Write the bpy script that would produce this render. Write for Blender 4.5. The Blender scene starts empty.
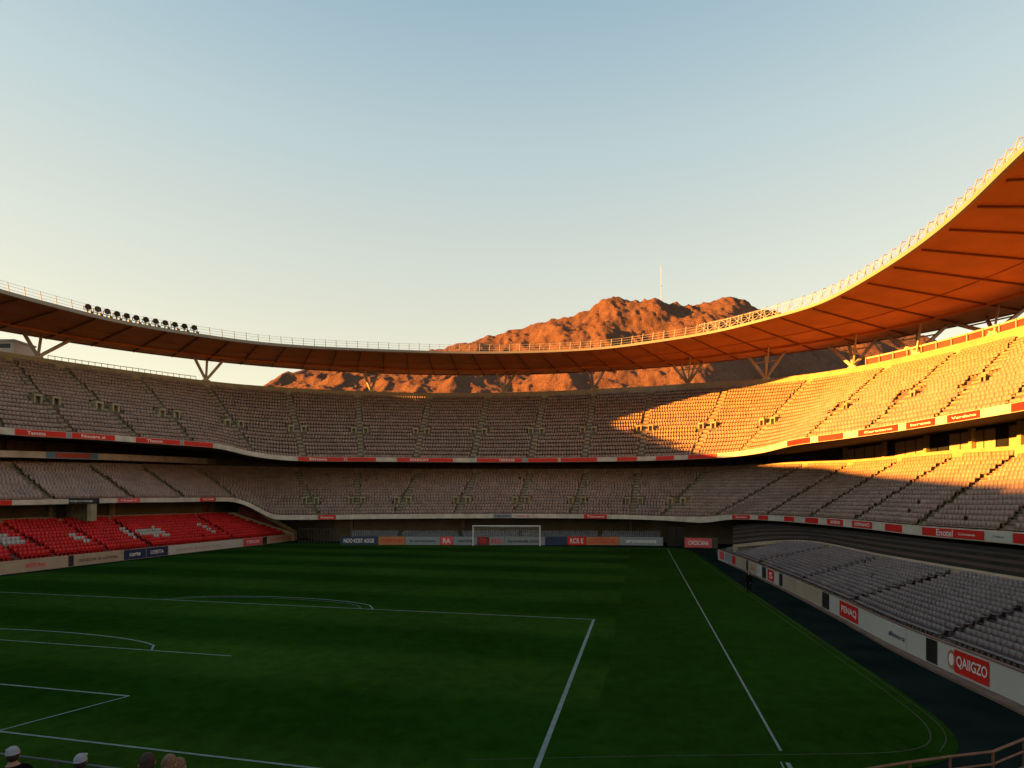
import bpy, math, random
import numpy as np
from mathutils import Matrix, Vector

random.seed(7); rng = np.random.default_rng(7)
S = bpy.context.scene
C = S.collection
R = math.radians
FOC, CX, HY, H = 566.0, 512.0, 500.0, 7.7       # focal length in pixels, vertical axis, horizon row, eye height

# ------------------------------------------------------------------ camera, sky, sun, exposure
cd = bpy.data.cameras.new('camera'); cam = bpy.data.objects.new('camera', cd); C.objects.link(cam)
cam.location = (0, 0, H); cam.rotation_euler = (R(90), 0, 0)
cd.sensor_width = 36.0; cd.lens = FOC/1024*36; cd.shift_y = (HY-384)/1024
cd.clip_start = 0.05; cd.clip_end = 6000
S.camera = cam

SUN_AZ, SUN_EL = 10.0, 11.3      # light travels along (cos az, sin az); height of the sun
w = bpy.data.worlds.new('World'); S.world = w; w.use_nodes = True
nt = w.node_tree; bg = nt.nodes['Background']
sky = nt.nodes.new('ShaderNodeTexSky'); sky.sky_type = 'NISHITA'; sky.sun_disc = False
sky.sun_elevation = R(SUN_EL)
sx, sy = -math.cos(R(SUN_AZ)), -math.sin(R(SUN_AZ))
sky.sun_rotation = math.atan2(sx, sy)
sky.altitude = 300; sky.air_density = 1.0; sky.dust_density = 0.25; sky.ozone_density = 1.0
# hand-set sky gradient, paler towards the horizon, blended over the sky model
wtc = nt.nodes.new('ShaderNodeTexCoord'); wsep = nt.nodes.new('ShaderNodeSeparateXYZ'); wr = nt.nodes.new('ShaderNodeValToRGB'); wm = nt.nodes.new('ShaderNodeMix')
wm.data_type = 'RGBA'; wm.inputs[0].default_value = 0.74
nt.links.new(wtc.outputs['Generated'], wsep.inputs[0]); nt.links.new(wsep.outputs['Z'], wr.inputs[0])
stops = ((.03, (.98, .83, .53)), (.22, (.86, .80, .60)), (.38, (.72, .76, .68)), (.53, (.54, .69, .73)), (.68, (.31, .51, .66)), (1.0, (.21, .37, .53)))
while len(wr.color_ramp.elements) < len(stops): wr.color_ramp.elements.new(.5)
for e_, (p_, c_) in zip(wr.color_ramp.elements, stops): e_.position = p_; e_.color = (*c_, 1)
wsc = nt.nodes.new('ShaderNodeVectorMath'); wsc.operation = 'SCALE'; wsc.inputs['Scale'].default_value = 2.5
nt.links.new(wr.outputs[0], wsc.inputs[0]); wt_ = nt.nodes.new('ShaderNodeVectorMath'); wt_.operation = 'MULTIPLY'; wt_.inputs[1].default_value = (1.55, 1.10, .70)
nt.links.new(sky.outputs[0], wt_.inputs[0]); nt.links.new(wt_.outputs[0], wm.inputs[6]); nt.links.new(wsc.outputs[0], wm.inputs[7])
nt.links.new(wm.outputs[2], bg.inputs[0]); bg.inputs[1].default_value = 0.056
sl = bpy.data.lights.new('sun', 'SUN'); sl.energy = 5.0; sl.angle = R(0.5); sl.color = (1.0, 0.365, 0.045)
so = bpy.data.objects.new('sun', sl); C.objects.link(so)
d = Vector((math.cos(R(SUN_AZ))*math.cos(R(SUN_EL)), math.sin(R(SUN_AZ))*math.cos(R(SUN_EL)), -math.sin(R(SUN_EL))))
so.rotation_euler = d.to_track_quat('-Z', 'Y').to_euler(); so.location = (-150, -20, 90)
vs = S.view_settings; vs.view_transform = 'Standard'; vs.look = 'None'; vs.exposure = 2.75; vs.gamma = 1.0
vs.use_curve_mapping = False
S.render.engine = 'CYCLES'
S.cycles.max_bounces = 6; S.cycles.diffuse_bounces = 4

# ------------------------------------------------------------------ helpers
def mat(name, col, rough=0.8, var=0.12, scale=1.5, bump=0.0, col2=None, spec=0.3, detail=4.0):
    m = bpy.data.materials.new(name); m.use_nodes = True
    t = m.node_tree; b = t.nodes['Principled BSDF']
    b.inputs['Roughness'].default_value = rough
    b.inputs['Specular IOR Level'].default_value = spec
    tc = t.nodes.new('ShaderNodeTexCoord')
    n = t.nodes.new('ShaderNodeTexNoise'); n.inputs['Scale'].default_value = scale; n.inputs['Detail'].default_value = detail
    t.links.new(tc.outputs['Object'], n.inputs['Vector'])
    r = t.nodes.new('ShaderNodeValToRGB')
    r.color_ramp.elements[0].position = 0.3; r.color_ramp.elements[1].position = 0.7
    c2 = col2 if col2 else tuple(min(1, c*(1+var)) for c in col)
    c1 = tuple(c*(1-var) for c in col)
    r.color_ramp.elements[0].color = (*c1, 1); r.color_ramp.elements[1].color = (*c2, 1)
    t.links.new(n.outputs['Fac'], r.inputs['Fac']); t.links.new(r.outputs['Color'], b.inputs['Base Color'])
    if bump:
        bp = t.nodes.new('ShaderNodeBump'); bp.inputs['Strength'].default_value = bump
        t.links.new(n.outputs['Fac'], bp.inputs['Height']); t.links.new(bp.outputs['Normal'], b.inputs['Normal'])
    return m

M = {}
M['concrete'] = mat('concrete', (.10, .078, .06), .9, .22, .6, .1)
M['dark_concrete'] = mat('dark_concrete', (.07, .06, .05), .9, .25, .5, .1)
M['pale_concrete'] = mat('pale_concrete', (.28, .235, .15), .85, .15, .8)
M['stair'] = mat('stair_concrete', (.22, .18, .13), .9, .2, 1.2)
M['fascia'] = mat('fascia_paint', (.44, .40, .34), .6, .2, .9)
M['roof_fascia'] = mat('roof_fascia', (.25, .24, .22), .5, .06, .3)
M['ceiling'] = mat('ceiling_board', (.55, .18, .032), .7, .14, .25)
M['rib'] = mat('roof_rib', (.20, .06, .015), .7, .1, 1)
M['rooftop'] = mat('roof_sheet', (.40, .39, .37), .6, .1, .3)
M['steel'] = mat('painted_steel', (.45, .38, .30), .5, .1, 1)
M['rail'] = mat('galvanised_rail', (.30, .28, .25), .45, .1, 2)
M['dark_post'] = mat('dark_post_metal', (.09, .075, .07), .6, .2, 2)  # darker colour for the left posts of the roof railing
M['black'] = mat('black_metal', (.02, .02, .022), .5, .2, 3)
M['glass'] = mat('dark_glass', (.012, .014, .014), .35, .2, .5, spec=.3)
M['seat'] = mat('seat_plastic', (.245, .172, .143), .55, .20, .6)
M['seat_grey'] = mat('seat_plastic_grey', (.145, .12, .12), .5, .22, .8)
M['seat_red'] = mat('seat_plastic_red', (.44, .012, .011), .5, .2, .5)
M['seat_white'] = mat('seat_plastic_white', (.33, .31, .28), .5, .1, .5)
M['red_tread'] = mat('red_painted_terrace', (.20, .012, .011), .85, .25, .5)
M['red'] = mat('advert_red', (.50, .016, .010), .5, .06, .4)
M['white'] = mat('advert_white', (.42, .40, .37), .5, .05, .4)
M['letter'] = mat('lettering_white', (.62, .60, .57), .5, .03, 2)
M['letter_dark'] = mat('lettering_dark', (.03, .035, .06), .5, .1, 2)
M['letter_red'] = mat('lettering_red', (.55, .02, .02), .5, .1, 2)
M['navy'] = mat('advert_navy', (.015, .03, .075), .5, .1, .6)
M['blue'] = mat('advert_blue', (.09, .22, .36), .5, .1, .6)
M['orange'] = mat('advert_orange', (.36, .15, .06), .5, .1, .6)
M['pink'] = mat('advert_pink', (.55, .07, .08), .5, .1, .6)
M['beige'] = mat('advert_beige', (.33, .26, .19), .6, .12, .8)
M['ice'] = mat('advert_ice', (.20, .23, .25), .5, .08, .8)
M['lilac'] = mat('emblem_lilac', (.55, .50, .70), .5, .1, 2)
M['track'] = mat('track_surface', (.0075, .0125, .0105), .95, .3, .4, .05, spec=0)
M['kerb'] = mat('brown_kerb', (.14, .085, .065), .85, .2, 1)
M['line'] = mat('line_paint', (.13, .165, .155), .8, .2, 3)
M['faint_line'] = mat('faint_line', (.014, .034, .008), .9, .3, 2)
M['earth'] = mat('earth', (.20, .14, .09), .95, .3, .02)
M['door'] = mat('dark_door', (.011, .010, .009), .6, .2, 1)
M['skin'] = mat('skin', (.26, .13, .085), .5, .08, 6)
M['cloth_black'] = mat('cloth_black', (.004, .004, .0045), .95, .3, 5, spec=.02)
M['cloth_blue'] = mat('cloth_blue', (.25, .32, .40), .9, .2, 5)
M['cloth_brown'] = mat('cloth_brown', (.05, .03, .025), .9, .3, 5)
M['cloth_orange'] = mat('cloth_orange', (.40, .08, .02), .9, .2, 5)
M['hair'] = mat('hair_brown', (.022, .011, .007), .7, .4, 25, .3)
M['hair_fair'] = mat('hair_fair', (.13, .07, .04), .7, .4, 25, .3)
M['cap_white'] = mat('cap_white', (.22, .22, .25), .9, .1, 8)
M['rust_rail'] = mat('rust_rail', (.13, .055, .035), .6, .25, 3)
M['net'] = mat('net_cord', (.55, .56, .54), .8, .05, 3)
M['maroon'] = mat('maroon_panel', (.15, .03, .03), .7, .3, .6)
M['cabin'] = mat('cabin_white', (.62, .60, .57), .7, .08, .5)
M['mastred'] = mat('mast_paint', (.62, .40, .34), .6, .1, .2)

def az_of(x): return math.atan((x-CX)/FOC)
def uv(u, v): return (.2207*u + .9753*v, .9753*u - .2207*v)     # pitch axes (along, across) to world
def to_uv(X, Y): return (.2207*X + .9753*Y, .9753*X - .2207*Y)

class MB:
    def __init__(s): s.v = []; s.f = []; s.m = []
    def add(s, verts, faces, mi=0):
        o = len(s.v); s.v.extend([tuple(map(float, p)) for p in verts])
        s.f.extend([tuple(o+int(i) for i in f) for f in faces]); s.m.extend([mi]*len(faces)); return s
    def hexa(s, p, mi=0):       # 8 points: bottom 4, top 4
        return s.add(p, [(0,3,2,1),(4,5,6,7),(0,1,5,4),(1,2,6,5),(2,3,7,6),(3,0,4,7)], mi)
    def box(s, c, sz, yaw=0, mi=0):
        x, y, z = sz[0]/2, sz[1]/2, sz[2]/2; ca, sa = math.cos(yaw), math.sin(yaw)
        P = []
        for dz in (-z, z):
            for dx, dy in ((-x,-y),(x,-y),(x,y),(-x,y)):
                P.append((c[0]+ca*dx-sa*dy, c[1]+sa*dx+ca*dy, c[2]+dz))
        return s.hexa(P, mi)
    def bar(s, p, q, w_, h_=None, mi=0):
        p, q = Vector(p), Vector(q); h_ = h_ or w_
        d_ = (q-p).normalized(); a = d_.cross(Vector((0,0,1)))
        if a.length < 1e-3: a = Vector((1,0,0))
        a.normalize(); b = a.cross(d_).normalized(); a *= w_/2; b *= h_/2
        return s.hexa([p-a-b, p+a-b, p+a+b, p-a+b, q-a-b, q+a-b, q+a+b, q-a+b], mi)
    def tube(s, p, q, r0, r1=None, n=8, mi=0):
        p, q = Vector(p), Vector(q); r1 = r0 if r1 is None else r1
        d_ = (q-p).normalized(); a = d_.cross(Vector((0,0,1)))
        if a.length < 1e-3: a = Vector((1,0,0))
        a.normalize(); b = a.cross(d_)
        V = [p+(a*math.cos(2*math.pi*i/n)+b*math.sin(2*math.pi*i/n))*r0 for i in range(n)]
        V += [q+(a*math.cos(2*math.pi*i/n)+b*math.sin(2*math.pi*i/n))*r1 for i in range(n)]
        F = [(i,(i+1)%n,n+(i+1)%n,n+i) for i in range(n)] + [tuple(range(n))[::-1], tuple(range(n,2*n))]
        return s.add(V, F, mi)
    def strip(s, A, B, mi=0, close=False):
        A = np.asarray(A); B = np.asarray(B); n = len(A)
        F = [(i, i+1, n+i+1, n+i) for i in range(n-1)]
        if close: F.append((n-1, 0, n, 2*n-1))
        return s.add(list(A)+list(B), F, mi)
    def loft(s, rows, mi=0, cap=True):      # rows: list of Nx3 forming a closed section swept along N
        k = len(rows)
        for i in range(k): s.strip(rows[i], rows[(i+1) % k], mi)
        if cap:
            s.add([r[0] for r in rows], [tuple(range(k))], mi); s.add([r[-1] for r in rows], [tuple(range(k))[::-1]], mi)
        return s
    def build(s, name, mats, parent=None, smooth=False):
        me = bpy.data.meshes.new(name); me.from_pydata(s.v, [], s.f)
        if not isinstance(mats, (list, tuple)): mats = [mats]
        for m in mats: me.materials.append(m)
        if len(mats) > 1: me.polygons.foreach_set('material_index', s.m)
        if smooth: me.polygons.foreach_set('use_smooth', [True]*len(me.polygons))
        me.update()
        return link(name, me, parent)

def link(name, me, parent=None):
    o = bpy.data.objects.new(name, me); C.objects.link(o)
    if parent: attach(o, parent)
    return o
def world_loc(p):
    L = Vector((0,0,0))
    while p is not None:
        if p.parent is None: L = L + Vector(p.location)
        p = p.parent
    return L
def attach(o, parent):
    o.parent = parent
    if parent.type == 'EMPTY' and parent.parent is None:
        o.matrix_parent_inverse = Matrix.Translation(-Vector(parent.location))
def thing(name, label, cat, loc=(0,0,0), group=None):
    o = bpy.data.objects.new(name, None); C.objects.link(o); o.location = loc; o.empty_display_size = .2
    return tag(o, label, cat, group)
def tag(o, label, cat, group=None, kind=None):
    if label: o['label'] = label
    if cat: o['category'] = cat
    if group: o['group'] = group
    o['kind'] = kind or 'thing'
    return o
def structure(o): o['kind'] = 'structure'; return o

# ---- rings: curves round the bowl, kept as distance and height by azimuth seen from the main camera's seat
GRID = np.radians(np.arange(-84, 84.01, .25))
def pchip(x, y, xi):
    x = np.asarray(x, float); y = np.asarray(y, float); h = np.diff(x); dl = np.diff(y)/h
    m = np.zeros_like(y); m[0] = dl[0]; m[-1] = dl[-1]
    for i in range(1, len(x)-1):
        if dl[i-1]*dl[i] > 0:
            w1 = 2*h[i]+h[i-1]; w2 = h[i]+2*h[i-1]; m[i] = (w1+w2)/(w1/dl[i-1]+w2/dl[i])
    xi = np.clip(xi, x[0], x[-1]); k = np.clip(np.searchsorted(x, xi)-1, 0, len(x)-2)
    t = (xi-x[k])/h[k]; t2 = t*t; t3 = t2*t
    return (2*t3-3*t2+1)*y[k]+(t3-2*t2+t)*h[k]*m[k]+(-2*t3+3*t2)*y[k+1]+(t3-t2)*h[k]*m[k+1]
class Ring:
    def __init__(s, ctr, sigma=1.0, dr=0, dz=0):
        A = []
        for c in ctr:
            if c[0] == 'z': _, x, y, z = c; Y = FOC*(H-z)/(y-HY); X = (x-CX)/FOC*Y
            elif c[0] == 'd': _, x, y, Y = c; z = H-(y-HY)*Y/FOC; X = (x-CX)/FOC*Y
            else: _, u, v, z = c; X, Y = uv(u, v)
            A.append((math.atan2(X, Y), 1/math.hypot(X, Y), z))
        A.sort(); A = np.array(A)
        q = pchip(A[:,0], A[:,1], GRID); z = pchip(A[:,0], A[:,2], GRID)
        n = max(1, int(round(sigma/.25*3))); kx = np.arange(-n, n+1)*.25; g = np.exp(-.5*(kx/max(sigma, .01))**2); g /= g.sum()
        q = np.convolve(np.pad(q, n, 'edge'), g, 'valid'); z = np.convolve(np.pad(z, n, 'edge'), g, 'valid')
        s.lo, s.hi = A[0,0], A[-1,0]
        s.r = 1/q + dr; s.z = z + dz
    def off(s, dr=0, dz=0):
        o = Ring.__new__(Ring); o.r = s.r+dr; o.z = s.z+dz; o.lo, o.hi = s.lo, s.hi; return o
    def P(s, az):
        az = np.asarray(az, float); r = np.interp(az, GRID, s.r); z = np.interp(az, GRID, s.z)
        return np.stack([r*np.sin(az), r*np.cos(az), z], -1)
    def px(s, x): return s.P(np.arctan((np.asarray(x, float)-CX)/FOC))
    def setz(s, z): o = s.off(); o.z = np.full_like(s.z, z); return o
    def by_centre(s, th, c=(-12.5, 57.0)):          # points of the ring in direction th (radians) from the bowl's centre
        a = GRID[(GRID >= s.lo-.001) & (GRID <= s.hi+.001)]; p = s.P(a)
        t = np.unwrap(np.arctan2(p[:,0]-c[0], p[:,1]-c[1]))
        o = np.argsort(t); return s.P(np.interp(th, t[o], a[o]))
def span(x0, x1, step=.5):
    a, b = az_of(x0), az_of(x1); n = max(2, int(abs(b-a)/R(step))+2); return np.linspace(a, b, n)

# ------------------------------------------------------------------ traced rings of the bowl
UFb = Ring([('w',0,-76,15.7),('w',25,-76,15.7),('d',0,434,69),('d',100,440,80),('d',212,447.5,94),('d',256,457,99),('d',298,461,102),('d',384,461.7,104),
    ('d',512,462.3,106),('d',637,461,103),('d',717,458,96),('z',768,452,14.9),('z',787,446.5,14.8),('z',843,439,14.8),('z',893,432,14.8),
    ('z',980,418,14.8),('z',1022,411,14.8),('w',35,29.3,14.8),('w',15,29.3,14.8)], .7)
UFt = UFb.off(0, .85); UFt.z = UFb.z + np.interp(GRID, [az_of(0), az_of(298), az_of(700), az_of(1022)], [.85, .8, .8, .78])
UB = Ring([('w',0,-100,30.3),('w',30,-99,30.3),('d',0,357,89),('d',125,375,101),('d',250,389.5,115),('d',384,396,124),('d',512,396.3,126),('d',640,391.3,124),
    ('d',704,387.5,117),('d',768,384.5,109),('d',887,368,90.5),('d',955,353,81.5),('d',1023,335.5,73),('w',65,54,29.2),('w',40,57,29.2),('w',15,58,29.2)], 1.0)
MFt = Ring([('w',10,-70,7.9),('w',30,-70,7.9),('d',0,500,63.5),('d',100,498.3,75),('d',180,497.6,88),('d',228,497.2,97),('d',244,500.5,99.5),('d',258,507,100),('d',276,515,100),
    ('d',300,515,100),('d',381,514.2,99),('d',512,513.7,98),('d',624,514.8,97),('d',662,516,95),('d',702,516.8,92.5),('d',732,514.6,89),('d',768,515,81),
    ('d',843,519,62.9),('d',923,526,48.5),('d',1022,532.5,37.7),('w',25,26,5.5),('w',8,26,5.5)], .35)
dzm = np.interp(GRID, [az_of(0), az_of(237), az_of(276), az_of(662), az_of(700), az_of(732), az_of(843), az_of(1022)], [.6, .72, .85, .72, 1.0, .75, .85, .84])
MFb = MFt.off(); MFb.z = MFt.z - dzm
MB_ = Ring([('w',10,-82.5,12.5),('w',30,-82.5,12.5),('d',0,465,74),('d',100,466.5,87),('d',200,468,105),('d',256,469,111),('d',384,471,113),('d',512,471.5,112),
    ('d',640,471,110),('d',709,469.3,105),('d',768,466.8,94),('d',805,466,86),('d',855,465.5,74.5),('d',955,458,57.5),('d',1023,455,50),('w',35,33.5,12.0),('w',8,33.5,12.0)], .8)
RI = Ring([('w',0,-98,36),('w',20,-93,36),('w',40,-86,36),('z',0,292.5,36),('z',62,309,36),('z',125,324,36),('z',187,334.3,36),('z',256,343.8,36),('z',384,351.3,36),  # unseen left end set back so its shadow falls lower on the right stand
    ('z',512,353,36),('z',599,349.2,36),('z',662,341.2,36),('z',712,333,36),('z',768,319.3,36),('z',818,305,36),('z',868,278.5,36),('z',918,246,36),('z',968,205,36),
    ('z',1022,151.5,36),('w',40,31.5,36),('w',25,32,36),('w',8,32,36)], 1.0)
RO = Ring([('w',0,-111,35.6),('w',25,-110,35.6),('w',50,-109,35.6),('z',0,330,35.6),('z',125,350,35.6),('z',250,364.5,35.6),('z',384,373,35.6),('z',512,374.3,35.6),
    ('z',587,371.5,35.5),('z',672,366,35.4),('z',768,355.5,35.2),('z',873,341,35),('z',943,328.5,35),('z',1023,311,35),('w',75,64,35),('w',45,70,35),('w',8,72,35)], 1.2)
# lower stands
LF = Ring([('w',10,-64,1.35),('w',30,-64,1.35),('d',0,562,58),('w',70,-64,1.35),('w',96,-64,1.35),('w',110,-66,1.35)], .1)
LB = Ring([('w',10,-72.8,4.85),('w',30,-72.8,4.85),('w',70,-72.8,4.85),('w',88,-72.8,4.95),('w',100,-73,4.95)], .1)
RF = Ring([('z',700,544,1.3),('z',718,549.5,1.3),('z',768,568,1.3),('z',840,598.5,1.3),('z',896,624,1.3),('z',1020,672,1.3),('w',15,14.3,1.3),('w',6,14.5,1.3)], .4)
RBk = Ring([('d',700,547,84),('d',733,550.5,66),('z',768,546.5,2.55),('z',800,545.5,2.75),('z',880,562,2.8),('z',1023,590,2.8),('w',15,22.5,3),('w',6,22.5,3)], .8)

# ------------------------------------------------------------------ the setting: ground, track, pitch, mountain
g = MB(); g.add([(-2500,-1500,-.06),(2500,-1500,-.06),(2500,3000,-.06),(-2500,3000,-.06)], [(0,1,2,3)])
structure(g.build('ground', M['earth']))
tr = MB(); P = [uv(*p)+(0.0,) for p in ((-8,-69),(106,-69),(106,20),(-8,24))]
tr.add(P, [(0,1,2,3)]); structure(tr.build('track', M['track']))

# grass with rounded corners
edge = []
def corner(cu, cv, r, a0, a1, n=10):
    return [(cu+r*math.cos(R(a0+(a1-a0)*i/n)), cv+r*math.sin(R(a0+(a1-a0)*i/n))) for i in range(n+1)]
edge += [(12.0, -62.5), (94.3, -62.5), (94.3, 5.0)]
edge += [(92.5, 7.2), (83.0, 8.0), (58.0, 8.75)]
edge += [(32, 9.9)] + corner(21.5, 5.9, 4.3, 78, -10, 12)[0:0] + [(26, 10.2), (22.5, 10.25), (20.6, 9.9), (19.3, 9.1), (18.4, 7.8), (17.7, 5.9), (16.5, 2), (14.5, -3), (12.6, -9)]
def smooth(p, n=3):
    for _ in range(n):
        q = [p[0]]
        for a, b_ in zip(p[:-1], p[1:]): q += [(.75*a[0]+.25*b_[0], .75*a[1]+.25*b_[1]), (.25*a[0]+.75*b_[0], .25*a[1]+.75*b_[1])]
        p = q+[p[-1]]
    return p
edge = edge[:3]+smooth(edge[3:])
gm = MB(); gm.add([uv(u, v)+(.02,) for u, v in edge], [tuple(range(len(edge)))])
grass = bpy.data.materials.new('pitch_grass'); grass.use_nodes = True
t = grass.node_tree; b = t.nodes['Principled BSDF']; b.inputs['Roughness'].default_value = .95; b.inputs['Specular IOR Level'].default_value = 0
def N(tp, **kw):
    n = t.nodes.new(tp)
    for k, v in kw.items(): setattr(n, k, v)
    return n
tc = N('ShaderNodeTexCoord'); mp = N('ShaderNodeMapping'); mp.vector_type = 'POINT'
mp.inputs['Rotation'].default_value = (0, 0, R(12.75))       # local Y runs along the pitch
t.links.new(tc.outputs['Object'], mp.inputs['Vector'])
sp = N('ShaderNodeSeparateXYZ'); t.links.new(mp.outputs['Vector'], sp.inputs[0])
def math_n(op, a, bb=None, c=None):
    n = N('ShaderNodeMath', operation=op)
    for i, q in enumerate((a, bb, c)):
        if q is None: continue
        if isinstance(q, (int, float)): n.inputs[i].default_value = q
        else: t.links.new(q, n.inputs[i])
    return n.outputs[0]
wob = N('ShaderNodeTexNoise'); wob.inputs['Scale'].default_value = .25; t.links.new(tc.outputs['Object'], wob.inputs['Vector'])
yy = math_n('MULTIPLY_ADD', wob.outputs['Fac'], .8, sp.outputs['Y'])
wv = math_n('SINE', math_n('MULTIPLY', yy, math.pi/5.4))
wv = math_n('MULTIPLY_ADD', wv, .9, .5); cl = N('ShaderNodeClamp'); t.links.new(wv, cl.inputs[0])
# half of the pitch mown the other way
sgn = math_n('GREATER_THAN', math_n('MULTIPLY_ADD', wob.outputs['Fac'], .5, sp.outputs['X']), -1.2)
sw = N('ShaderNodeMix', data_type='FLOAT'); t.links.new(sgn, sw.inputs[0]); t.links.new(cl.outputs[0], sw.inputs[2]); sw.inputs[3].default_value = .28
mixc = N('ShaderNodeMix', data_type='RGBA'); t.links.new(sw.outputs[0], mixc.inputs[0])
mixc.inputs[6].default_value = (.0095, .0315, .0032, 1); mixc.inputs[7].default_value = (.0185, .0465, .0056, 1)
n1 = N('ShaderNodeTexNoise'); n1.inputs['Scale'].default_value = 1.1; n1.inputs['Detail'].default_value = 8; n1.inputs['Roughness'].default_value = .75
t.links.new(tc.outputs['Object'], n1.inputs['Vector'])
n2 = N('ShaderNodeTexNoise'); n2.inputs['Scale'].default_value = .09; n2.inputs['Detail'].default_value = 3; t.links.new(tc.outputs['Object'], n2.inputs['Vector'])
fac = math_n('ADD', math_n('MULTIPLY', n1.outputs['Fac'], 1.5), math_n('MULTIPLY', n2.outputs['Fac'], 1.1))
fac = math_n('ADD', fac, -.3)
mul = N('ShaderNodeMix', data_type='RGBA', blend_type='MULTIPLY'); mul.inputs[0].default_value = 1
t.links.new(mixc.outputs[2], mul.inputs[6]); t.links.new(fac, mul.inputs[7])
t.links.new(mul.outputs[2], b.inputs['Base Color'])
bp = N('ShaderNodeBump'); bp.inputs['Strength'].default_value = .5; n3 = N('ShaderNodeTexNoise'); n3.inputs['Scale'].default_value = 14
t.links.new(tc.outputs['Object'], n3.inputs['Vector']); t.links.new(n3.outputs['Fac'], bp.inputs['Height']); t.links.new(bp.outputs['Normal'], b.inputs['Normal'])
structure(gm.build('pitch', grass))

# painted lines
lm = MB(); lf = MB()
def line(pts, wd, z=.032, mb=None):
    mb = mb or lm; pts = [Vector(uv(*p)) for p in pts]; L, Rr = [], []
    for i, p in enumerate(pts):
        a = pts[max(0, i-1)]; c = pts[min(len(pts)-1, i+1)]; d_ = (c-a).normalized(); n_ = Vector((-d_.y, d_.x))*wd/2
        L.append((p.x+n_.x, p.y+n_.y, z)); Rr.append((p.x-n_.x, p.y-n_.y, z))
    mb.strip(L, Rr)
GL = 14.55; FARL = 92.0
def arc(c, r, a0, a1, n=24): return [(c[0]+r*math.cos(R(a0+(a1-a0)*i/n)), c[1]+r*math.sin(R(a0+(a1-a0)*i/n))) for i in range(n+1)]
line([(18.7, 4.2), (FARL, 4.2)], .085)
line([(9.0, 4.2), (17.9, 4.2)], .13); line([(11.0, 3.72), (17.9, 4.02)], .05, .036)
line([(GL, -60), (GL, -3.0)], .09)
line([(GL, -2.9), (36.66, -2.9)], .17)
line([(36.6, -60), (36.6, -2.9)], .11)
def sag_arc(u0, v0, v1, h_, n=20):
    c = (v0+v1)/2; a = (v1-v0)/2
    return [(u0+h_*math.sqrt(max(0, 1-((v0+(v1-v0)*i/n-c)/a)**2)), v0+(v1-v0)*i/n) for i in range(n+1)]
line(sag_arc(36.6, -35.8, -18.3, 3.0), .12, .036); line(sag_arc(36.6, -35.0, -19.2, 2.4), .05, .036)
line([(24.1, -60), (24.1, -19.6)], .09); line(sag_arc(24.1, -43, -24.3, 2.2, 26), .11, .036)
line([(18.3, -60), (18.3, -19.5)], .10); line([(18.3, -19.5), (GL, -20.8)], .09, .036)
line([(FARL, -60), (FARL, 4.2)], .10)
structure(lm.build('pitch_markings', M['line']))
def smooth(p, n=3):
    for _ in range(n):
        q = [p[0]]
        for a, b_ in zip(p[:-1], p[1:]): q += [(.75*a[0]+.25*b_[0], .75*a[1]+.25*b_[1]), (.25*a[0]+.75*b_[0], .25*a[1]+.75*b_[1])]
        p = q+[p[-1]]
    return p
line(smooth([(83, 7.4), (58, 8.2), (32, 9.3), (26, 9.6), (22.6, 9.65), (21, 9.3), (19.9, 8.6), (19.2, 7.2), (18.7, 5.2), (17.4, 0), (16.0, -5)]), .05, .028, lf)
line(smooth([(58, 8.6), (32, 9.75), (26, 10.0), (22.4, 10.05), (20.9, 9.7), (19.7, 8.9)]), .04, .028, lf)
structure(lf.build('boundary_markings', M['faint_line']))

# mountain: a height field far behind the stadium
def vnoise(x, y, seed):
    r_ = np.random.default_rng(seed); tab = r_.random((256, 256))
    xi = np.floor(x).astype(int); yi = np.floor(y).astype(int); fx = x-xi; fy = y-yi
    fx = fx*fx*(3-2*fx); fy = fy*fy*(3-2*fy); g_ = lambda a, b_: tab[a % 256, b_ % 256]
    return (g_(xi,yi)*(1-fx)+g_(xi+1,yi)*fx)*(1-fy)+(g_(xi,yi+1)*(1-fx)+g_(xi+1,yi+1)*fx)*fy
def fbm(x, y, oct=5, seed=1, ridged=False):
    s_ = 0; a = 1; tot = 0
    for i in range(oct):
        n_ = vnoise(x*2**i+17*i, y*2**i+9*i, seed+i)
        s_ = s_ + a*((1-abs(2*n_-1))**1.5 if ridged else n_); tot += a; a *= .5
    return s_/tot
crest_px = [(-200,392),(60,390),(190,389),(256,384),(300,371),(360,361),(430,350),(470,339),(500,331),(530,323),(560,313),(585,307),(598,302),(607,299),(618,299),(626,299.5),
            (632,298.5),(645,295),(658,295.5),(668,298),(690,299),(700,298),(708,295),(722,292.5),(733,292.5),(745,296),(752,302),(762,303),(800,313),(850,325),(900,334),(960,343),(1010,348),(1100,360),(1300,385)]
cx_ = np.array([p[0] for p in crest_px], float); cy_ = np.array([p[1] for p in crest_px], float)
na, nd = 760, 300
xs = np.linspace(60, 1240, na); ds = np.concatenate([np.linspace(430, 930, nd-60), np.linspace(935, 1300, 60)])
XX, DD = np.meshgrid(xs, ds, indexing='ij')
X = (XX-CX)/FOC*DD; Y = DD
CD = 860.0
hc = (HY-np.interp(XX, cx_, cy_))*CD/FOC + H
sN = np.clip((DD-430)/(CD-430), 0, 1)
crag = np.clip(1-np.abs(XX-670)/190, 0, 1)
prof = (1-.35*crag)*sN**.85 + .35*crag*sN**2.2
back = np.clip((DD-CD)/440, 0, 1); prof = np.where(DD > CD, 1-back**1.3*.9, prof)
gul = fbm(X/95, Y/120, 4, 31, True)-.5; rk = fbm(X/26, Y/26, 5, 5, True)-.45; bl = fbm(X/60, Y/60, 4, 77)-.5
fade = np.clip(sN*1.6, 0, 1)
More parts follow.
